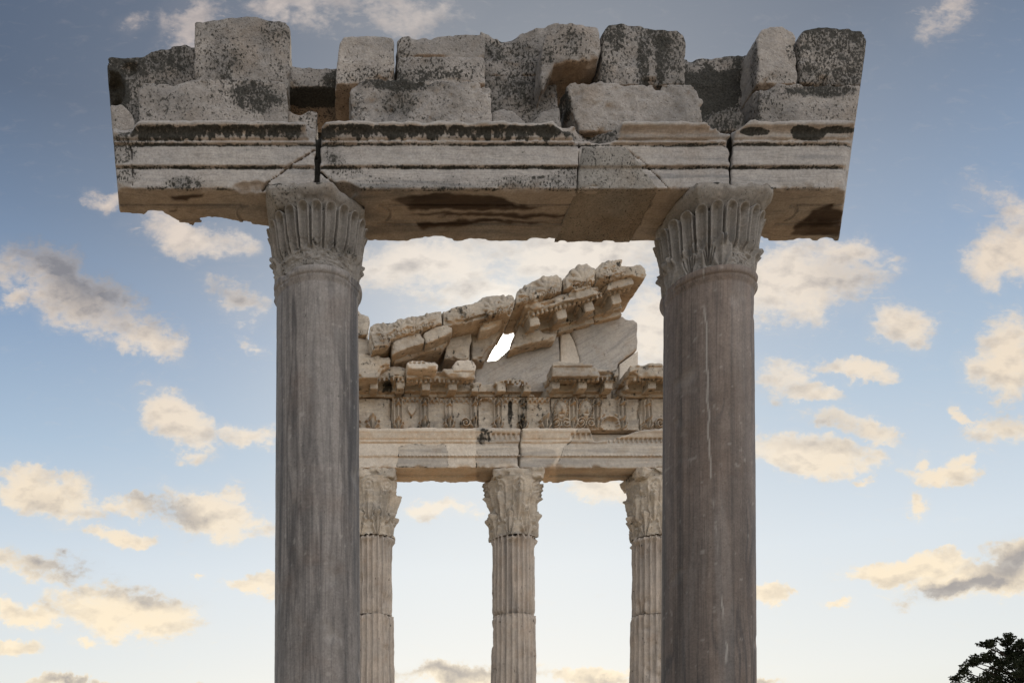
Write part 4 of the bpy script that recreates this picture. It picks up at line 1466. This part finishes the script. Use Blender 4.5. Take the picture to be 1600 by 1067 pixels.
def motif(kind, x, z, cx, z0, H):
    """carved relief height (metres) at x, z of a frieze of height H starting at z0"""
    v = (z - z0) / H
    u = x - cx
    r = np.zeros_like(x)
    if kind == 'bracket':           # fluted stem between acanthus leaves
        w = .115
        body = (1 - sstep(w - .015, w + .015, np.abs(u))) * sstep(.05, .10, v) * (1 - sstep(.9, .95, v))
        r = body * (.035 + .030 * np.cos(u / w * np.pi * 2.2))
        r = np.maximum(r, .085 * acanthus(u / .19, (v - .03) / .30))
        r = np.maximum(r, .075 * acanthus(u / .17, (.98 - v) / .22))
    elif kind == 'head':            # wreathed round face
        e = g2(x, z, cx, z0 + .60 * H, .155, .235)
        ang = np.arctan2(u, z - z0 - .60 * H)
        r = np.where(e < 1, .075 * np.sqrt(np.clip(1 - e * e, 0, 1)) + .02, 0)
        r = np.maximum(r, (np.exp(-((e - 1.12) / .16) ** 2)) * (.075 + .03 * np.cos(ang * 16)))
        for s in (-1, 1):           # eyes
            r = r - .018 * np.exp(-(g2(x, z, cx + s * .058, z0 + .66 * H, .034, .022)) ** 2)
        r = r + .035 * np.exp(-(g2(x, z, cx, z0 + .57 * H, .020, .06)) ** 2) - .03 * np.exp(-(g2(x, z, cx, z0 + .46 * H, .05, .014)) ** 2)
    elif kind in ('scroll', 'scrollr'):
        s = 1 if kind == 'scroll' else -1
        zc = z0 + .20 * H
        rad = np.hypot(u, z - zc)
        ang = np.arctan2(z - zc, u * s)
        ph = (rad / .062 - ang / (2 * np.pi)) % 1.0
        r = (rad < .15) * .07 * sstep(.15, .35, ph) * (1 - sstep(.75, .95, ph)) * (1 - sstep(.13, .15, rad)) + .05 * np.exp(-(rad / .035) ** 2)
    elif kind == 'heart':
        zz = (z - z0 - .55 * H) / .13
        e = (u / .12) ** 2 + (zz - .8 * np.sqrt(np.abs(u) / .12)) ** 2
        r = .05 * (1 - sstep(.7, 1.1, e))
    elif kind == 'leaf':
        r = .08 * acanthus(u / .24, (v - .02) / .40)
    elif kind == 'arch':
        e = g2(x, z, cx, z0 + .12 * H, .24, .22 / 1)
        r = .075 * np.exp(-((e - 1.0) / .17) ** 2) * (v > .02) + .05 * np.exp(-((g2(x, z, cx, z0 + .12 * H, .33, .33) - 1) / .10) ** 2) * (np.abs(u) > .12)
    return np.maximum(r, -.01)


def frieze_block(label, px0, px1, seed, motifs, egg=True, hole=(), mat=None, dirt=(), setb=0.0):
    h = .0165
    x0, x1 = PX(px0, 0, FY)[0], PX(px1, 0, FY)[0]
    z0, z1 = Z_FR0 + .004, ZF1
    yf = FY + .02 + setb
    lo = (x0 - .08, yf - .36, z0 - .08)
    hi = (x1 + .08, yf + 1.0, z1 + .08)
    X, Y, Z = grid_of(lo, hi, h)
    X2, Z2 = X[:, 0, :], Z[:, 0, :]
    R = np.zeros_like(X2)
    H = z1 - z0
    for kind, px in motifs:
        R = np.maximum(R, motif(kind, X2, Z2, PX(px, 0, FY)[0], z0, H))
    if egg:
        e = .05 * np.abs(np.sin(X2 / .125 * np.pi)) ** .7 * sstep(z1 - .115, z1 - .10, Z2 + .03 * np.cos(X2 / .125 * 2 * np.pi))
        R = np.maximum(R, e)
        R = np.maximum(R, .05 * sstep(z1 - .03, z1 - .02, Z2))
    R = np.maximum(R, .03 * (1 - sstep(z0 + .03, z0 + .05, Z2)))
    Pm2 = np.stack([X2.ravel(), 0 * X2.ravel() + seed, Z2.ravel()], 1)
    keep = np.clip(.95 + .8 * fbm(Pm2, 1.3, 3, .5, seed + 3), .25, 1).reshape(X2.shape)
    R = R * keep
    d = np.maximum(yf - 1.9 * R[:, None, :] - Y, Y - yf - .9) * .75
    dx = np.maximum(x0 - X, X - x1)
    dz = np.maximum(z0 - Z, Z - z1)
    edge = np.exp(-(dx / .05) ** 2) * (Y < yf + .08)
    d = np.maximum(np.maximum(d, dx - .012 * (Y > yf + .12)), dz)
    d = erode(d, X, Y, Z, h, seed, .012, .012, .08, edge, 1.5, 7)
    for (hx, hy, rx, rz) in hole:
        x, z = PX(hx, hy, FY)
        d = blob_cut(d, X, Y, Z, (x, yf - .05, z), (rx, .13, rz), seed + 2, .5)
    d = np.maximum(d, Z - z1)
    o = finish('frieze_block', d.astype(np.float32), lo, h, mat or M_FAR, None, .22, dirt, seed)
    return tag(o, label, 'frieze block')


frieze_block('leftmost frieze block with one worn carved leaf, beside the near left column', 538, 611, 121, [('leaf', 582), ('leaf', 552)], False)
frieze_block('frieze block with carved fluted brackets and a heart leaf, under the egg moulding', 612.3, 747, 123,
             [('bracket', 622), ('heart', 643), ('bracket', 663), ('bracket', 702), ('scroll', 727), ('bracket', 741)])
frieze_block('worn frieze block with broken surface below the sun, black dirt in its seams', 748.3, 860.5, 125,
             [('bracket', 778), ('bracket', 817), ('leaf', 853)], True, hole=[(757, 636, .18, .2), (797, 645, .06, .3)], dirt=[(797, 645, 5, 26, .62), (815, 655, 8, 16, .55), (818, 634, 10, 10, .5)], setb=.02)
frieze_block('frieze block carved with two wreathed faces above scrolls', 861.6, 999, 127,
             [('head', 875.5), ('head', 914), ('scrollr', 868.5), ('scroll', 884), ('scrollr', 906.5), ('scroll', 922), ('bracket', 894.5), ('bracket', 932), ('arch', 952), ('bracket', 971)], False)
frieze_block('rightmost frieze block with a single scroll beside the near right column', 1000.3, 1070, 129, [('bracket', 1012), ('scroll', 1030), ('bracket', 1052)], False)


# ---------- cornice ----------
def cornice_shape(U, Y, V, yf, period=.66, phase=0.0, thick=.35, modw=.105, drop=.20, bedv=-.165):
    """projecting cornice in its own frame: U along, V up from the lower front edge"""
    up = .11                                                        # coffers are sunk this far above the front edge
    d = sbox(U, Y, V, -99, 99, yf, 20.75, up, thick)
    d = np.minimum(d, sbox(U, Y, V, -99, 99, yf, yf + .13, .0, thick))          # front fascia
    d = np.minimum(d, sbox(U, Y, V, -99, 99, yf - .035, yf + .2, thick * .68, thick))
    eg = np.maximum(np.abs(((U / .115) % 1.0) - .5) * .115 - .034, np.maximum(np.abs(Y - yf - .19) - .045, np.maximum(-.03 - V, V - up)))
    d = np.minimum(d, eg)
    um = ((U - phase) / period) % 1.0 - .5
    um = um * period
    m0 = yf + .26
    bot = -drop + .07 * sstep(m0 + .12, m0 + .45, Y) - .0 * V
    mod = np.maximum(np.maximum(np.abs(um) - modw, np.maximum(m0 - Y, Y - 20.3)), np.maximum(bot - V, V - up))
    d = np.minimum(d, mod)
    # moulded collar round each modillion and its coffer
    col_ = np.maximum(np.abs(np.abs(um) - modw - .03) - .03, np.maximum(np.maximum(m0 - .04 - Y, Y - 20.3), np.maximum(.02 - V, V - up)))
    d = np.minimum(d, col_)
    d = np.minimum(d, sbox(U, Y, V, -99, 99, yf + .13, m0 + .02, .055, up + .02))
    d = np.minimum(d, sbox(U, Y, V, -99, 99, 19.97, 20.75, bedv, up))
    d = np.minimum(d, sbox(U, Y, V, -99, 99, 19.86, 20.75, bedv * .5, up))
    return d


ZC = EYE + (HZ - 588) / F * 19.25       # soffit of the horizontal cornice


def cornice_block(label, px0, px1, seed, yf=19.25, phase=0.0, top=None, brk=None, name='cornice_block', low=.02, chip=.14, mat=None, dirt=(), grime=.24):
    h = .0215
    x0, x1 = PX(px0, 0, yf)[0], PX(px1, 0, yf)[0]
    lo = (x0 - .1, yf - .2, ZC - .25)
    hi = (x1 + .1, 20.85, ZC + .55)
    X, Y, Z = grid_of(lo, hi, h)
    d = cornice_shape(X, Y, Z - ZC, yf, phase=phase)
    dx = np.maximum(x0 - X, X - x1 - .75 * (Y > 20.12))
    if top is not None:
        tx, tz = zip(*[PX(a, b, yf) for a, b in top])
        d = np.maximum(d, Z - np.interp(X, tx, tz))
    d = np.maximum(d, dx)
    edge = np.exp(-(((Y - yf) / .12) ** 2)) + .7 * np.exp(-(dx / .1) ** 2)
    d = erode(d, X, Y, Z, h, seed, low, .016, chip, edge, 1.2, 5)
    if brk:
        d = brk(d, X, Y, Z)
    d = np.maximum(d, ZF1 + .004 - Z)
    o = finish(name, d.astype(np.float32), lo, h, mat or M_FAR, None, grime, dirt, seed)
    return tag(o, label, 'cornice block')


def brk_left(d, X, Y, Z):
    Pm = np.stack([X.ravel(), Y.ravel(), Z.ravel()], 1)
    n = fbm(Pm, 1.1, 4, .55, 8).reshape(X.shape)
    x, z = PX(600, 575, 19.4)
    d = np.maximum(d, (X - x + .1) * .5 + (19.62 - Y) + .28 * n) if False else np.maximum(d, 19.42 + .25 * n - Y + .12 * (X - x))
    return d


def brk_mid(d, X, Y, Z):
    # front of this block is lost : rough sloping break
    Pm = np.stack([X.ravel(), Y.ravel(), Z.ravel()], 1)
    n = fbm(Pm, 1.2, 4, .55, 18).reshape(X.shape)
    return np.maximum(d, 19.62 + .22 * n - Y + .35 * (Z - ZC))


cornice_block('leftmost cornice block with a ragged broken front beside the near left column', 530, 634, 131, phase=.2, brk=brk_left, dirt=[(605, 605, 10, 14, .6)])
cornice_block('cornice block with two modillions and egg moulding, second from the left', 635.5, 744, 133, yf=19.33, phase=PX(666, 0, 19.6)[0] + .33, top=[(600, 571), (690, 575), (750, 580)], chip=.10)
cornice_block('sheared off cornice block directly below the sun, its front lost', 740, 846, 135, yf=19.4, phase=.1, top=[(700, 588), (770, 586), (805, 584), (830, 592), (850, 604)], brk=brk_mid)
cornice_block('large projecting cornice block with modillions right of the sheared block', 863, 968, 137, phase=PX(869, 0, 19.5)[0] + .33, top=[(840, 570), (875, 566), (930, 570), (975, 572)], low=.025)
cornice_block('rightmost projecting cornice block beside the near right column', 984, 1078, 139, phase=.52, top=[(970, 574), (1010, 568), (1090, 570)])


def far_stone(name, label, cat, poly, Yf, Yb, **kw):
    o = dict(h=.024, rnd=.035, low=.03, fine=.02, chip=.08, grime=.24, mat=M_FAR, lf=1.2, ff=5)
    o.update(kw)
    return stone(name, label, cat, poly, Yf, Yb, **o)


far_stone('cornice_fragment', 'broken slab with a beaded edge lying on the second cornice block', 'cornice fragment',
          [(636, 565), (640, 561), (680, 563), (687, 568), (684, 576), (637, 577)], 19.05, 20.3, seed=141, rnd=.02, chip=.04, low=.015,
          carve=lambda d, X, Y, Z: np.maximum(d, -np.maximum(np.maximum(np.abs(((X / .11) % 1.0) - .5) * .11 - .034, np.abs(Z - PX(0, 566.5, 19.05)[1]) - .03), Y - 19.12)), mat=M_FARNEW)
far_stone('cornice_fragment', 'thin broken slab left of the sheared cornice block, at foot of sunlit gap', 'cornice fragment',
          [(708, 569), (712, 564), (738, 562), (744, 570), (742, 580), (708, 580)], 19.30, 20.3, seed=143, rnd=.02, chip=.04, low=.015, mat=M_FARNEW)

# ---------- tympanum ----------
far_stone('tympanum_slab', 'low dark tympanum wall under the left raking cornice', 'wall slab',
          [(560, 585), (575, 556), (620, 540), (700, 520), (742, 512), (748, 600), (560, 600)], 20.25, 20.8, seed=145, rnd=.02, low=.015, chip=.03)
far_stone('tympanum_slab', 'wide veined tympanum slab right of the sun gap', 'wall slab',
          [(742, 562), (764, 564), (776, 562), (796, 545), (806, 536), (874, 523), (875, 612), (742, 612)], 20.16, 20.8, seed=147, grime=.0, rnd=.012, low=.008, fine=.006, chip=.02, mat=M_FARGREY)
far_stone('tympanum_slab', 'narrow pale tympanum piece with a slanting right edge', 'wall slab',
          [(876, 520), (890, 518), (898, 535), (909, 566), (909, 590), (876, 590)], 20.15, 20.8, seed=149, grime=.0, rnd=.008, low=.004, fine=.004, chip=.01, mat=M_FARNEW)
far_stone('tympanum_slab', 'big smooth grey tympanum slab with diagonal veins, at the right end', 'wall slab',
          [(889, 508), (930, 493), (960, 490), (982, 497), (990, 498), (996, 504), (996.5, 545), (966, 568), (960, 592), (911, 592), (901, 540)], 20.12, 20.8, seed=151, grime=.0, rnd=.025, low=.012, fine=.006, chip=.03, mat=M_FARGREY)
far_stone('tympanum_slab', 'small pale corner stone below the big grey tympanum slab', 'wall slab',
          [(968, 569), (997, 548), (997, 596), (968, 596)], 20.13, 20.8, seed=153, grime=.0, rnd=.01, low=.005, fine=.004, chip=.01, mat=M_FARNEW)


# ---------- raking cornices ----------
def palmette(u, v):
    """fan of petals over two scrolls; u across, v up (0..1), height 0..1"""
    r = np.zeros_like(u)
    for a in (-1.1, -.55, 0, .55, 1.1):
        ca, sa = math.cos(a), math.sin(a)
        L = .62 - .14 * abs(a)
        x = u * ca - (v - .26) * sa
        y = u * sa + (v - .26) * ca
        e = np.hypot(x / (.055 + .13 * np.clip(y, 0, 1)), (y - L * .52) / (L * .56))
        r = np.maximum(r, np.sqrt(np.clip(1 - e * e, 0, 1)))
    for s in (-1, 1):
        rad = np.hypot(u - s * .20, v - .16)
        ang = np.arctan2(v - .16, (u - s * .20) * s)
        ph = (rad / .075 + ang / (2 * np.pi)) % 1.0
        r = np.maximum(r, (rad < .16) * .8 * sstep(.1, .35, ph) * (1 - sstep(.7, .95, ph)))
    return r


def sima_stone(label, poly, seed, pals, slope, Yf=18.95, Yb=20.4, low=.03, chip=.07):
    """gutter stone with carved palmettes on its leaning face"""
    def carve(d, X, Y, Z):
        X2, Z2 = X[:, 0, :], Z[:, 0, :]
        R = np.zeros_like(X2)
        for (px, py, s) in pals:
            cx, cz = PX(px, py, Yf)
            c, sn = math.cos(slope), math.sin(slope)
            u = ((X2 - cx) * c + (Z2 - cz) * sn) / s
            v = (-(X2 - cx) * sn + (Z2 - cz) * c) / s + .5
            R = np.maximum(R, palmette(u, v) * .06 * ((np.abs(u) < .5) & (v > -.1) & (v < 1.1)))
        return d - np.where(np.abs(Y - Yf) < .25, R[:, None, :], 0)
    return far_stone('sima_stone', label, 'gutter stone', poly, Yf, Yb, seed=seed, low=low, chip=chip, carve=carve, h=.02, rnd=.05)


SL_L, SL_R = math.atan(.21), math.atan(.27)
sima_stone('leftmost carved gutter stone with palmettes along the sloping left pediment edge',
           [(579, 510), (584, 502), (592, 500), (600, 503), (636, 494), (690, 484), (691, 505), (660, 516), (640, 521), (612, 531), (606, 540), (582, 545), (578, 530)], 155,
           [(601, 517, .50), (624, 511, .42), (647, 505, .50), (668, 499, .42)], SL_L)
sima_stone('weathered gutter stone climbing towards the sunlit gap',
           [(692.5, 484), (712, 480), (739, 475), (755, 466), (778, 462), (802, 458), (804.5, 464), (803, 478), (797, 492), (786, 487), (760, 493), (740, 500), (718, 505), (693, 508)], 157,
           [(768, 480, .52), (788, 474, .5), (730, 490, .4)], SL_L, low=.05, chip=.1)
sima_stone('carved gutter stone at the lower end of the right pediment piece, two palmettes',
           [(806, 466), (809, 455), (828, 441), (845, 433), (872, 425), (879, 433), (880, 452), (850, 461), (815, 473), (806, 474)], 159,
           [(823, 457, .5), (852, 446, .62)], SL_R)
sima_stone('carved gutter stone with one large tall palmette and scrolls, rounded top',
           [(881, 433), (888, 424), (896, 416), (918, 410), (929, 415), (932, 424), (932, 439), (905, 446), (881, 452)], 161, [(908, 430, .72)], SL_R)
sima_stone('carved gutter stone at the broken upper tip of the pediment, topped by a stub',
           [(933, 416), (942, 407), (956, 404), (973, 405), (971, 415), (984, 415), (1001, 413), (1008, 419), (1011, 428), (1008, 434), (985, 430), (933, 439)], 163,
           [(952, 415, .36), (950, 429, .28), (967, 425, .28)], SL_R, low=.04)


def raking_cornice(label, pxa, pya, slope, px0, px1, seed, yf, phase, thick=.27, brk=None):
    """pxa, pya: a photo point on the front lower edge of the slab"""
    h = .0215
    c, s = math.cos(slope), math.sin(slope)
    ox, oz = PX(pxa, pya, yf)
    x0, x1 = PX(px0, 0, yf)[0], PX(px1, 0, yf)[0]
    za, zb = oz + (x0 - ox) * s / c, oz + (x1 - ox) * s / c
    lo = (x0 - .25, yf - .2, min(za, zb) - .35)
    hi = (x1 + .25, 20.85, max(za, zb) + .6)
    X, Y, Z = grid_of(lo, hi, h)
    U = (X - ox) * c + (Z - oz) * s
    V = -(X - ox) * s + (Z - oz) * c
    d = cornice_shape(U, Y, V, yf, phase=phase, thick=thick, period=.70, modw=.12, drop=.24, bedv=-.24)
    ua, ub = (x0 - ox) / c, (x1 - ox) / c
    dx = np.maximum(ua - U, U - ub)
    d = np.maximum(np.maximum(d, dx), Y - 20.2 - .5 * np.clip(U - ua - .25, 0, 1))
    edge = np.exp(-(((Y - yf) / .12) ** 2)) + .7 * np.exp(-(dx / .12) ** 2)
    d = erode(d, X, Y, Z, h, seed, .02, .014, .08, edge, 1.2, 5)
    if brk:
        d = brk(d, X, Y, Z)
    o = finish('raking_cornice', d.astype(np.float32), lo, h, M_FAR, None, .22, (), seed)
    return tag(o, label, 'cornice block')


raking_cornice('tilted coffered cornice block with modillions under the carved stones right of the gap', 840, 484, SL_R, 823, 944.5, 165, 19.05, .30)
raking_cornice('tilted cornice end block with one deep coffer at the broken right tip of the pediment', 840, 484, SL_R, 946, 990, 167, 19.05, .30)

# left side : slipped slabs and rubble under the gutter
far_stone('cornice_fragment', 'slanting slab with carved edge below the leftmost carved gutter stone', 'cornice fragment',
          [(612, 532), (645, 521), (656, 519), (664, 530), (662, 537), (640, 543), (613, 554)], 19.02, 20.4, seed=169, rnd=.02, chip=.05, low=.02)
far_stone('cornice_fragment', 'slanting slab with chipped right end below the carved gutter joint', 'cornice fragment',
          [(662, 521), (680, 512), (698, 507), (706, 512), (707, 519), (690, 527), (666, 537), (664, 529)], 19.00, 20.4, seed=171, rnd=.02, chip=.05, low=.02)
far_stone('cornice_fragment', 'dentilled inner moulding stone under the two slanting slabs', 'cornice fragment',
          [(613, 552), (640, 543), (695, 529), (700, 533), (690, 545), (660, 551), (637, 560), (616, 566)], 19.35, 20.5, seed=173, rnd=.015, chip=.03, low=.015,
          carve=lambda d, X, Y, Z: np.maximum(d, -np.maximum(np.maximum(np.abs((((X + Z * .25) / .12) % 1.0) - .5) * .12 - .035, np.abs(Z - EYE - (HZ - 545) / F * 19.35 - (X - PX(640, 0, 19.35)[0]) * .22) - .045), Y - 19.44)))
far_stone('stone_block', 'triangular broken stone in the shade left of the sun gap', 'stone block',
          [(694, 560), (698, 536), (708, 520), (724, 512), (736, 520), (736, 562)], 19.55, 20.6, seed=175, rnd=.05, low=.06, chip=.1)
far_stone('stone_block', 'broken upright stone edging the left side of the sun gap', 'stone block',
          [(737, 508), (752, 498), (768, 492), (790, 486), (795, 494), (786, 512), (774, 532), (762, 552), (758, 562), (737, 562)], 19.75, 20.6, seed=177, rnd=.03, low=.04, chip=.06)
far_stone('stone_block', 'pale sloping stone just under the gutter, above the sunlit gap', 'stone block',
          [(752, 502), (762, 496), (787, 484), (794, 490), (786, 500), (764, 512), (752, 514)], 19.25, 20.3, seed=178, rnd=.03, low=.03, chip=.05, mat=M_FARNEW)
far_stone('stone_block', 'broken stone filling the right shoulder of the sun gap below the cornice', 'stone block',
          [(812, 506), (809, 482), (818, 474), (832, 500), (850, 520), (872, 518), (868, 530), (830, 536), (812, 541), (797, 547), (803, 527)], 19.75, 20.15, seed=180, rnd=.03, low=.02, chip=.05)
far_stone('acroterion_stone', 'upright stub stone with a slanted edge at the far left tip of the pediment', 'stone block',
          [(550, 486), (560, 485), (565, 488), (576, 492), (578, 500), (573, 523), (550, 525)], 19.3, 20.2, seed=179, rnd=.025, low=.02, chip=.04)
far_stone('stone_fragment', 'lumpy weathered stone under the stub at the left tip of the pediment', 'stone fragment',
          [(535, 526), (560, 524), (574, 526), (580, 540), (580, 556), (560, 562), (535, 562)], 19.4, 20.5, seed=181, rnd=.08, low=.10, chip=.1, ff=4)
far_stone('cornice_fragment', 'sloping carved slab resting on the leftmost cornice block', 'cornice fragment',
          [(535, 553), (560, 549), (596, 555), (610, 556), (610, 570), (596, 577), (590, 590), (535, 590)], 19.22, 20.4, seed=183, rnd=.03, low=.05, chip=.1)


# =====================================================================
#  TREE
# =====================================================================
def tree(x, y, seed):
    rng = np.random.RandomState(seed)
    root = empty('tree', (x, y, 0), 'dark leafy tree silhouetted at the lower right corner', 'tree')
    # trunk and limbs : tapered tubes
    V, Q = [], []

    def tube(pts, rads, n=9):
        base = len(V)
        pts = np.asarray(pts, float)
        for i, p in enumerate(pts):
            t = pts[min(i + 1, len(pts) - 1)] - pts[max(i - 1, 0)]
            t /= np.linalg.norm(t)
            a = np.cross(t, [0.3, .9, .1])
            a /= np.linalg.norm(a)
            b = np.cross(t, a)
            for k in range(n):
                w = 2 * math.pi * k / n
                V.append(p + rads[i] * (a * math.cos(w) + b * math.sin(w)))
        for i in range(len(pts) - 1):
            for k in range(n):
                Q.append((base + i * n + k, base + i * n + (k + 1) % n, base + (i + 1) * n + (k + 1) % n, base + (i + 1) * n + k))
    tube([(x, y, 0), (x + .1, y, 2.2), (x - .1, y + .1, 4.5), (x + .1, y, 7), (x, y, 9.6)], [.42, .34, .28, .2, .06], 12)
    tips = []
    # clump centres chosen so that the outline is the ragged dome of the photo
    for k in range(78):
        a = rng.uniform(0, 2 * math.pi)
        zz = rng.uniform(4.4, 10.2)
        rmax = 5.9 * math.sqrt(max(0.02, 1 - ((zz - 4.8) / 5.9) ** 2))
        rr = rmax * rng.uniform(.35, 1.0)
        tips.append((x + rr * math.cos(a), y + rr * math.sin(a), zz))
    for px, py, dy in ((1541, 1003, 0), (1550, 1000, .5), (1577, 995, 0), (1570, 1003, .7), (1590, 1003, -.6), (1519, 1031, 0), (1530, 1030, .4), (1509, 1044, 0), (1497, 1057, 0),
                       (1545, 1022, .3), (1585, 1015, .3), (1560, 1033, 0), (1600, 1005, 0), (1575, 1030, 1)):
        Y = y + dy
        tips.append((*((px - CX) / F * Y,), Y, PX(px, py, Y)[1] - .1))
    for (tx, ty, tz) in tips:
        zs = min(max(tz - rng.uniform(1.5, 3.5), 3.0), 9.0)
        m = ((x + tx) / 2, (y + ty) / 2, (zs + tz) / 2 - .1)
        tube([(x, y, zs), m, (tx, ty, tz - .2)], [.12, .07, .025], 6)
    make_mesh('trunk', np.array(V), np.array(Q), M_BARK, root, loc=tuple(root.location))
    # leaves: little folded quads in clumps, many sizes
    LV, LQ = [], []
    for i, (tx, ty, tz) in enumerate(tips):
        big = i < 78
        sub = rng.randint(5, 9) if big else rng.randint(4, 7)
        for _ in range(sub):
            s = (.95 if big else .42)
            c = np.array([tx, ty, tz]) + rng.normal(0, 1, 3) * s * np.array([.62, .62, .42])
            n = 105 if big else 75
            p = rng.normal(0, 1, (n, 3))
            p /= np.linalg.norm(p, axis=1, keepdims=True)
            p = c + p * (rng.uniform(.2, 1, (n, 1)) ** .5) * (.48 if big else .30) * np.array([1.1, 1.1, .7])
            for q in p:
                a = rng.normal(0, 1, 3)
                a /= np.linalg.norm(a)
                b = np.cross(a, rng.normal(0, 1, 3))
                b /= np.linalg.norm(b)
                sz = rng.uniform(.06, .13)
                k = len(LV)
                LV += [q - a * sz, q + b * sz * .5, q + a * sz, q - b * sz * .5]
                LQ.append((k, k + 1, k + 2, k + 3))
    make_mesh('crown', np.array(LV), np.array(LQ), M_LEAF, root, smooth=False, loc=tuple(root.location))


tree((1622 - CX) / F * 60, 60.0, 5)
